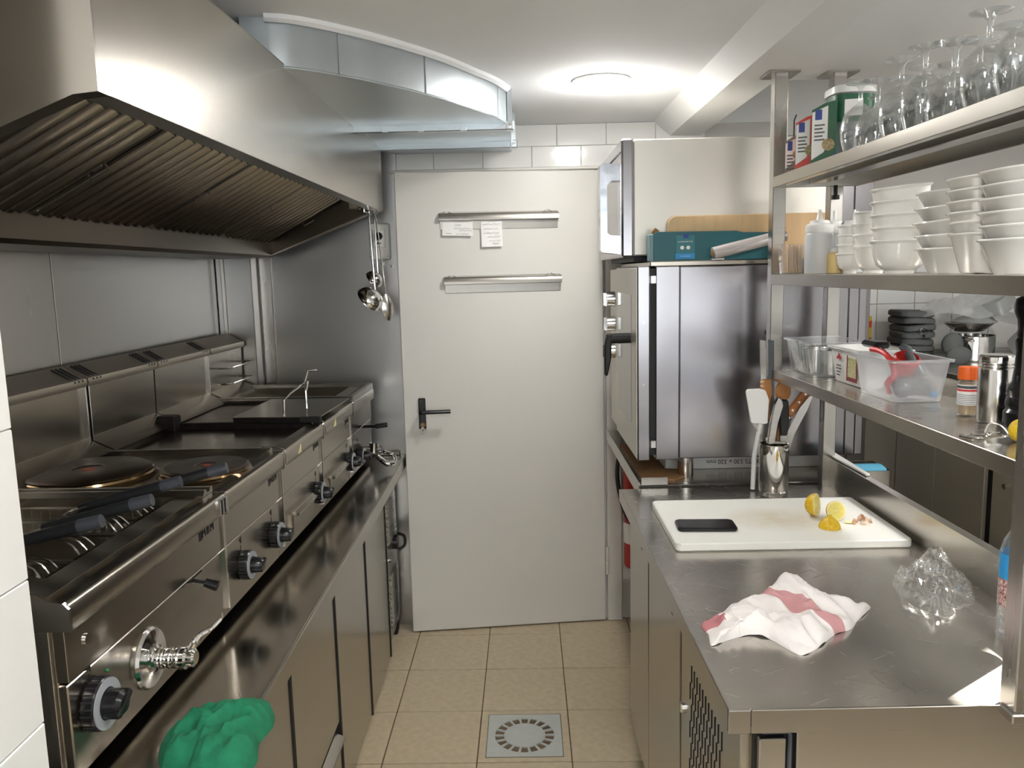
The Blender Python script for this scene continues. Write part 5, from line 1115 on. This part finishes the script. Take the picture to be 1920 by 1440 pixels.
def goblet(kind):
    if kind == 0: out = [(.0330, 0), (.0405, .030), (.0425, .055), (.036, .085), (.016, .104), (.0050, .112), (.0042, .118), (.0046, .142), (.010, .150), (.032, .1555), (.033, .157), (.0, .158)]; inn = [(.0, .1055), (.014, .102), (.0345, .084), (.0410, .055), (.0390, .030), (.0317, 0)]
    else: out = [(.044, 0), (.046, .02), (.044, .045), (.034, .068), (.012, .082), (.0055, .09), (.005, .094), (.0055, .122), (.012, .130), (.037, .136), (.038, .1378), (.0, .139)]; inn = [(.0, .0835), (.010, .0805), (.0325, .0665), (.0425, .044), (.0445, .02), (.0427, 0)]
    b = B(); b.lathe(inn[::1][::-1] and (out[::-1] + [(0.0335 if kind == 0 else .0445, 0)][:0] + [(q, z) for q, z in inn[::-1]]), n=28)
    return b
def gob(kind):
    b = goblet(kind); bmesh.ops.remove_doubles(b.bm, verts=b.bm.verts[:], dist=1e-6); return b
gs = [None, None]; idx = 0
cols = [(.803, [1.90, 1.80, 1.70, 1.60, 1.50, 1.40, 1.30]), (.888, [1.965, 1.868, 1.77, 1.672, 1.574, 1.476, 1.378, 1.28]), (.960, [1.93, 1.83, 1.73, 1.63, 1.53, 1.43, 1.33])]
rown = ['front row at the aisle edge', 'middle row', 'rear row']
nth = ['first', 'second', 'third', 'fourth', 'fifth', 'sixth', 'seventh', 'eighth']
for c, (x, ys) in enumerate(cols):
    for j, y in enumerate(ys):
        kind = (j + c) % 3 == 1 and 1 or 0
        if gs[kind] is None: o = gs[kind] = obj('stemmed_glass', gob(kind), GLASS, ang=70)
        else: o = gs[kind].copy(); COL.objects.link(o)
        o.location = (x + random.uniform(-.003, .003), y + random.uniform(-.004, .004), Z3); o.rotation_euler = (0, 0, random.uniform(0, 6))
        tag(o, 'upturned stemmed glass, %s from the bucket in the %s' % (nth[j], rown[c]), 'glass', 'upturned glasses on the top shelf')
# ================================================================ FAR RIGHT BAY BEHIND THE SHELVES
cu = thing('steel_cupboard', 'row of plain steel cupboard doors below the pots, behind the shelving unit', 'cupboard', (1.85, 2.6, 0))
obj('carcass', B().box(1.525, 2.28, 1.60, 3.41, .08, 1.14), ST_D, cu); obj('top', B().box(1.505, 2.29, 1.60, 3.415, 1.14, 1.170, .002), ST_T, cu)
ys = [3.405, 3.112, 2.815, 2.512, 2.475, 2.17, 1.87, 1.61]
for k in range(7):
    if k == 3: continue
    obj('door', B().box(1.508, 1.526, ys[k + 1] + .003, ys[k] - .003, .09, 1.135, .002), CUP, cu)
obj('dark_gap', B().box(1.520, 1.527, 2.47, 2.52, .09, 1.135), GAP, cu)
obj('lock_stud', B().cyl((1.508, 2.40, .86), (1.500, 2.40, .86), .009, n=14), CHROME_R, cu)
ZT = 1.1702
nm = ['lowest', 'second', 'third', 'fourth', 'fifth', 'sixth', 'topmost']
for i in range(7):
    b = B(); L_ = .130 - .004 * (i % 3); rows = []
    pr = [(x, y) for x, y in rrect(-L_ / 2, L_ / 2, -.085, .085, .03)]
    for s, z in ((.90, .0), (1.0, .005), (1.01, .012), (1.0, .021), (.92, .026)): rows.append([(x * s + .004 * sin(i * 2 + y * 20), y * s, z + .003 * sin(x * 30 + i * 1.7)) for x, y in pr])
    b.surf(rows, wrap=True); bm = b.bm; bm.faces.new([bm.verts.new(p) for p in rows[-1]]); bm.faces.new([bm.verts.new(p) for p in rows[0]]); bmesh.ops.remove_doubles(bm, verts=bm.verts[:], dist=1e-5)
    o = tag(obj('folded_cloth', b, CLOTH_GR), '%s folded dark grey cloth in the pile beside the stacked pots' % nm[i], 'cloth', 'pile of folded grey cloths')
    o.location = (1.600 + random.uniform(-.004, .004), 3.22, ZT + .001 + .0275 * i)
t = thing('key_ring', 'white metal ring hanging on the front of the grey cloth pile', 'ring', None)
obj('ring', B().lathe([(.012, -.002), (.015, 0), (.012, .002), (.010, 0), (.012, -.002)], n=24, M=Matrix.Translation((1.602, 3.123, ZT + .115)) @ Matrix.Rotation(pi / 2, 4, 'X')).tube([(1.604, 3.123, ZT + .103), (1.608, 3.124, ZT + .09)], .003, 6), CHROME_R, t)
pt = thing('cooking_pot', 'polished steel pot with a side handle behind the frosted tub', 'pot', (1.78, 3.10, ZT))
obj('pot', B().lathe([(0, .001), (.075, .001), (.08, .006), (.08, .095), (.084, .098), (.078, .098), (.076, .01), (0, .008)], (1.78, 3.10, ZT), 36), CHROME, pt)
obj('side_handle', B().tube([(1.72, 3.045, ZT + .08), (1.705, 3.03, ZT + .085), (1.73, 3.01, ZT + .085), (1.745, 3.03, ZT + .08)], .005, 8, sub=4), CHROME_R, pt)
tag(obj('steel_bowl', B().lathe([(.0, .02), (.05, .022), (.085, .05), (.088, .055), (.083, .052), (.05, .03), (0, .027)], (1.775, 3.12, ZT + .090), 32), ST_Z), 'dark steel bowl set into the polished pot', 'bowl')
tag(obj('pan_cover', B().lathe([(0, .030), (.02, .028), (.06, .016), (.080, .0), (.078, -.004), (0, .012)], (1.79, 3.11, ZT + .150), 36), POT_G), 'grey lid lying flat over the steel bowl', 'lid')
def pan(name, lab, M, w_, l_, h):
    t = thing(name, lab, 'pan', None, 'tilted pans in the far right bay'); t.matrix_local = M
    b = B(); R_ = [[(x * s, y * s, z) for x, y in rrect(-w_, w_, -l_, l_, .02)] for s, z in ((.80, 0), (.84, .003), (1.0, h), (1.05, h), (1.05, h - .004))]
    b.surf(R_, wrap=True); bm = b.bm; bm.faces.new([bm.verts.new(p) for p in R_[0]]); bmesh.ops.remove_doubles(bm, verts=bm.verts[:], dist=1e-5)
    obj('pan', b, POT_G, t); return t
pan('oven_pan', 'grey pan tilted on its side, above the shaker tin', Matrix.Translation((1.92, 3.02, ZT + .075)) @ Matrix.Rotation(RAD(118), 4, 'Y') @ Matrix.Rotation(.5, 4, 'Z'), .06, .09, .06)
pan('oven_pan', 'grey pan upside down on the pots, under the clear bag', Matrix.Translation((1.86, 3.12, ZT + .235)) @ Matrix.Rotation(RAD(160), 4, 'Y') @ Matrix.Rotation(.9, 4, 'Z'), .06, .085, .05)
pan('oven_pan', 'grey pan half hidden behind the pepper mill', Matrix.Translation((2.03, 3.08, ZT + .10)) @ Matrix.Rotation(RAD(70), 4, 'Y') @ Matrix.Rotation(.2, 4, 'Z'), .075, .10, .07)
tag(obj('oven_glove', B().sphere((1.66, 3.02, ZT + .07), .045, (.9, .6, 1.0)).sphere((1.675, 3.0, ZT + .03), .04, (1.2, .6, .9)), CLOTH_GR), 'grey bunched cloth between the folded pile and the polished pot', 'cloth')
gb = [(1.60, 3.14), (1.66, 3.08), (1.75, 3.05), (1.86, 3.05), (1.97, 3.06), (2.05, 3.10), (2.06, 3.2), (1.96, 3.28), (1.82, 3.30), (1.69, 3.27), (1.61, 3.22)]
def bgz(x, y, r): return ZT + .205 + (1 - r ** 2) * .05 + .035 * noise.turbulence(Vector((x * 14, y * 14, 2.2)), 3, True) * (1.1 - r) + .012 * sin(x * 31) - .07 * max(0, x - 1.93) / .13 - .03 * r
gbm = cloth(gb, (1.82, 3.17), bgz, 12, 56, .001); bmesh.ops.triangulate(gbm.bm, faces=gbm.bm.faces[:])
tag(obj('clear_bag', gbm, thin('hazy_film', (236, 236, 236), .30, .12, .7), smooth=False), 'large hazy plastic bag draped over the pots in the far right bay', 'bag')
cn = thing('yellow_tin', 'yellow and red tin half hidden behind the steel oven side', 'tin', (1.452, 3.33, 1.17))
b_ = B(); b_.lathe([(0, 1.172), (.036, 1.172), (.036, 1.23), (.036, 1.23), (0, 1.23)], (1.452, 3.33, 0), 24); obj('lower_tin', b_, YEL_T, cn)
obj('label_band', B().lathe([(.0365, 1.21), (.0365, 1.25)], (1.452, 3.33, 0), 24), CARD, cn); obj('upper_tin', B().lathe([(0, 1.23), (.036, 1.23), (.036, 1.335), (0, 1.335)], (1.452, 3.33, 0), 24), YEL_T, cn); obj('red_band', B().lathe([(.0365, 1.29), (.0365, 1.318)], (1.452, 3.33, 0), 24), RED_B, cn)
tag(obj('wall_bracket_shelf', B().box(1.40, 1.504, 3.27, 3.41, 1.158, 1.1715, .002).box(1.41, 1.50, 3.395, 3.414, 1.10, 1.16, .002), ST_X), 'small steel ledge under the yellow tin', 'ledge')
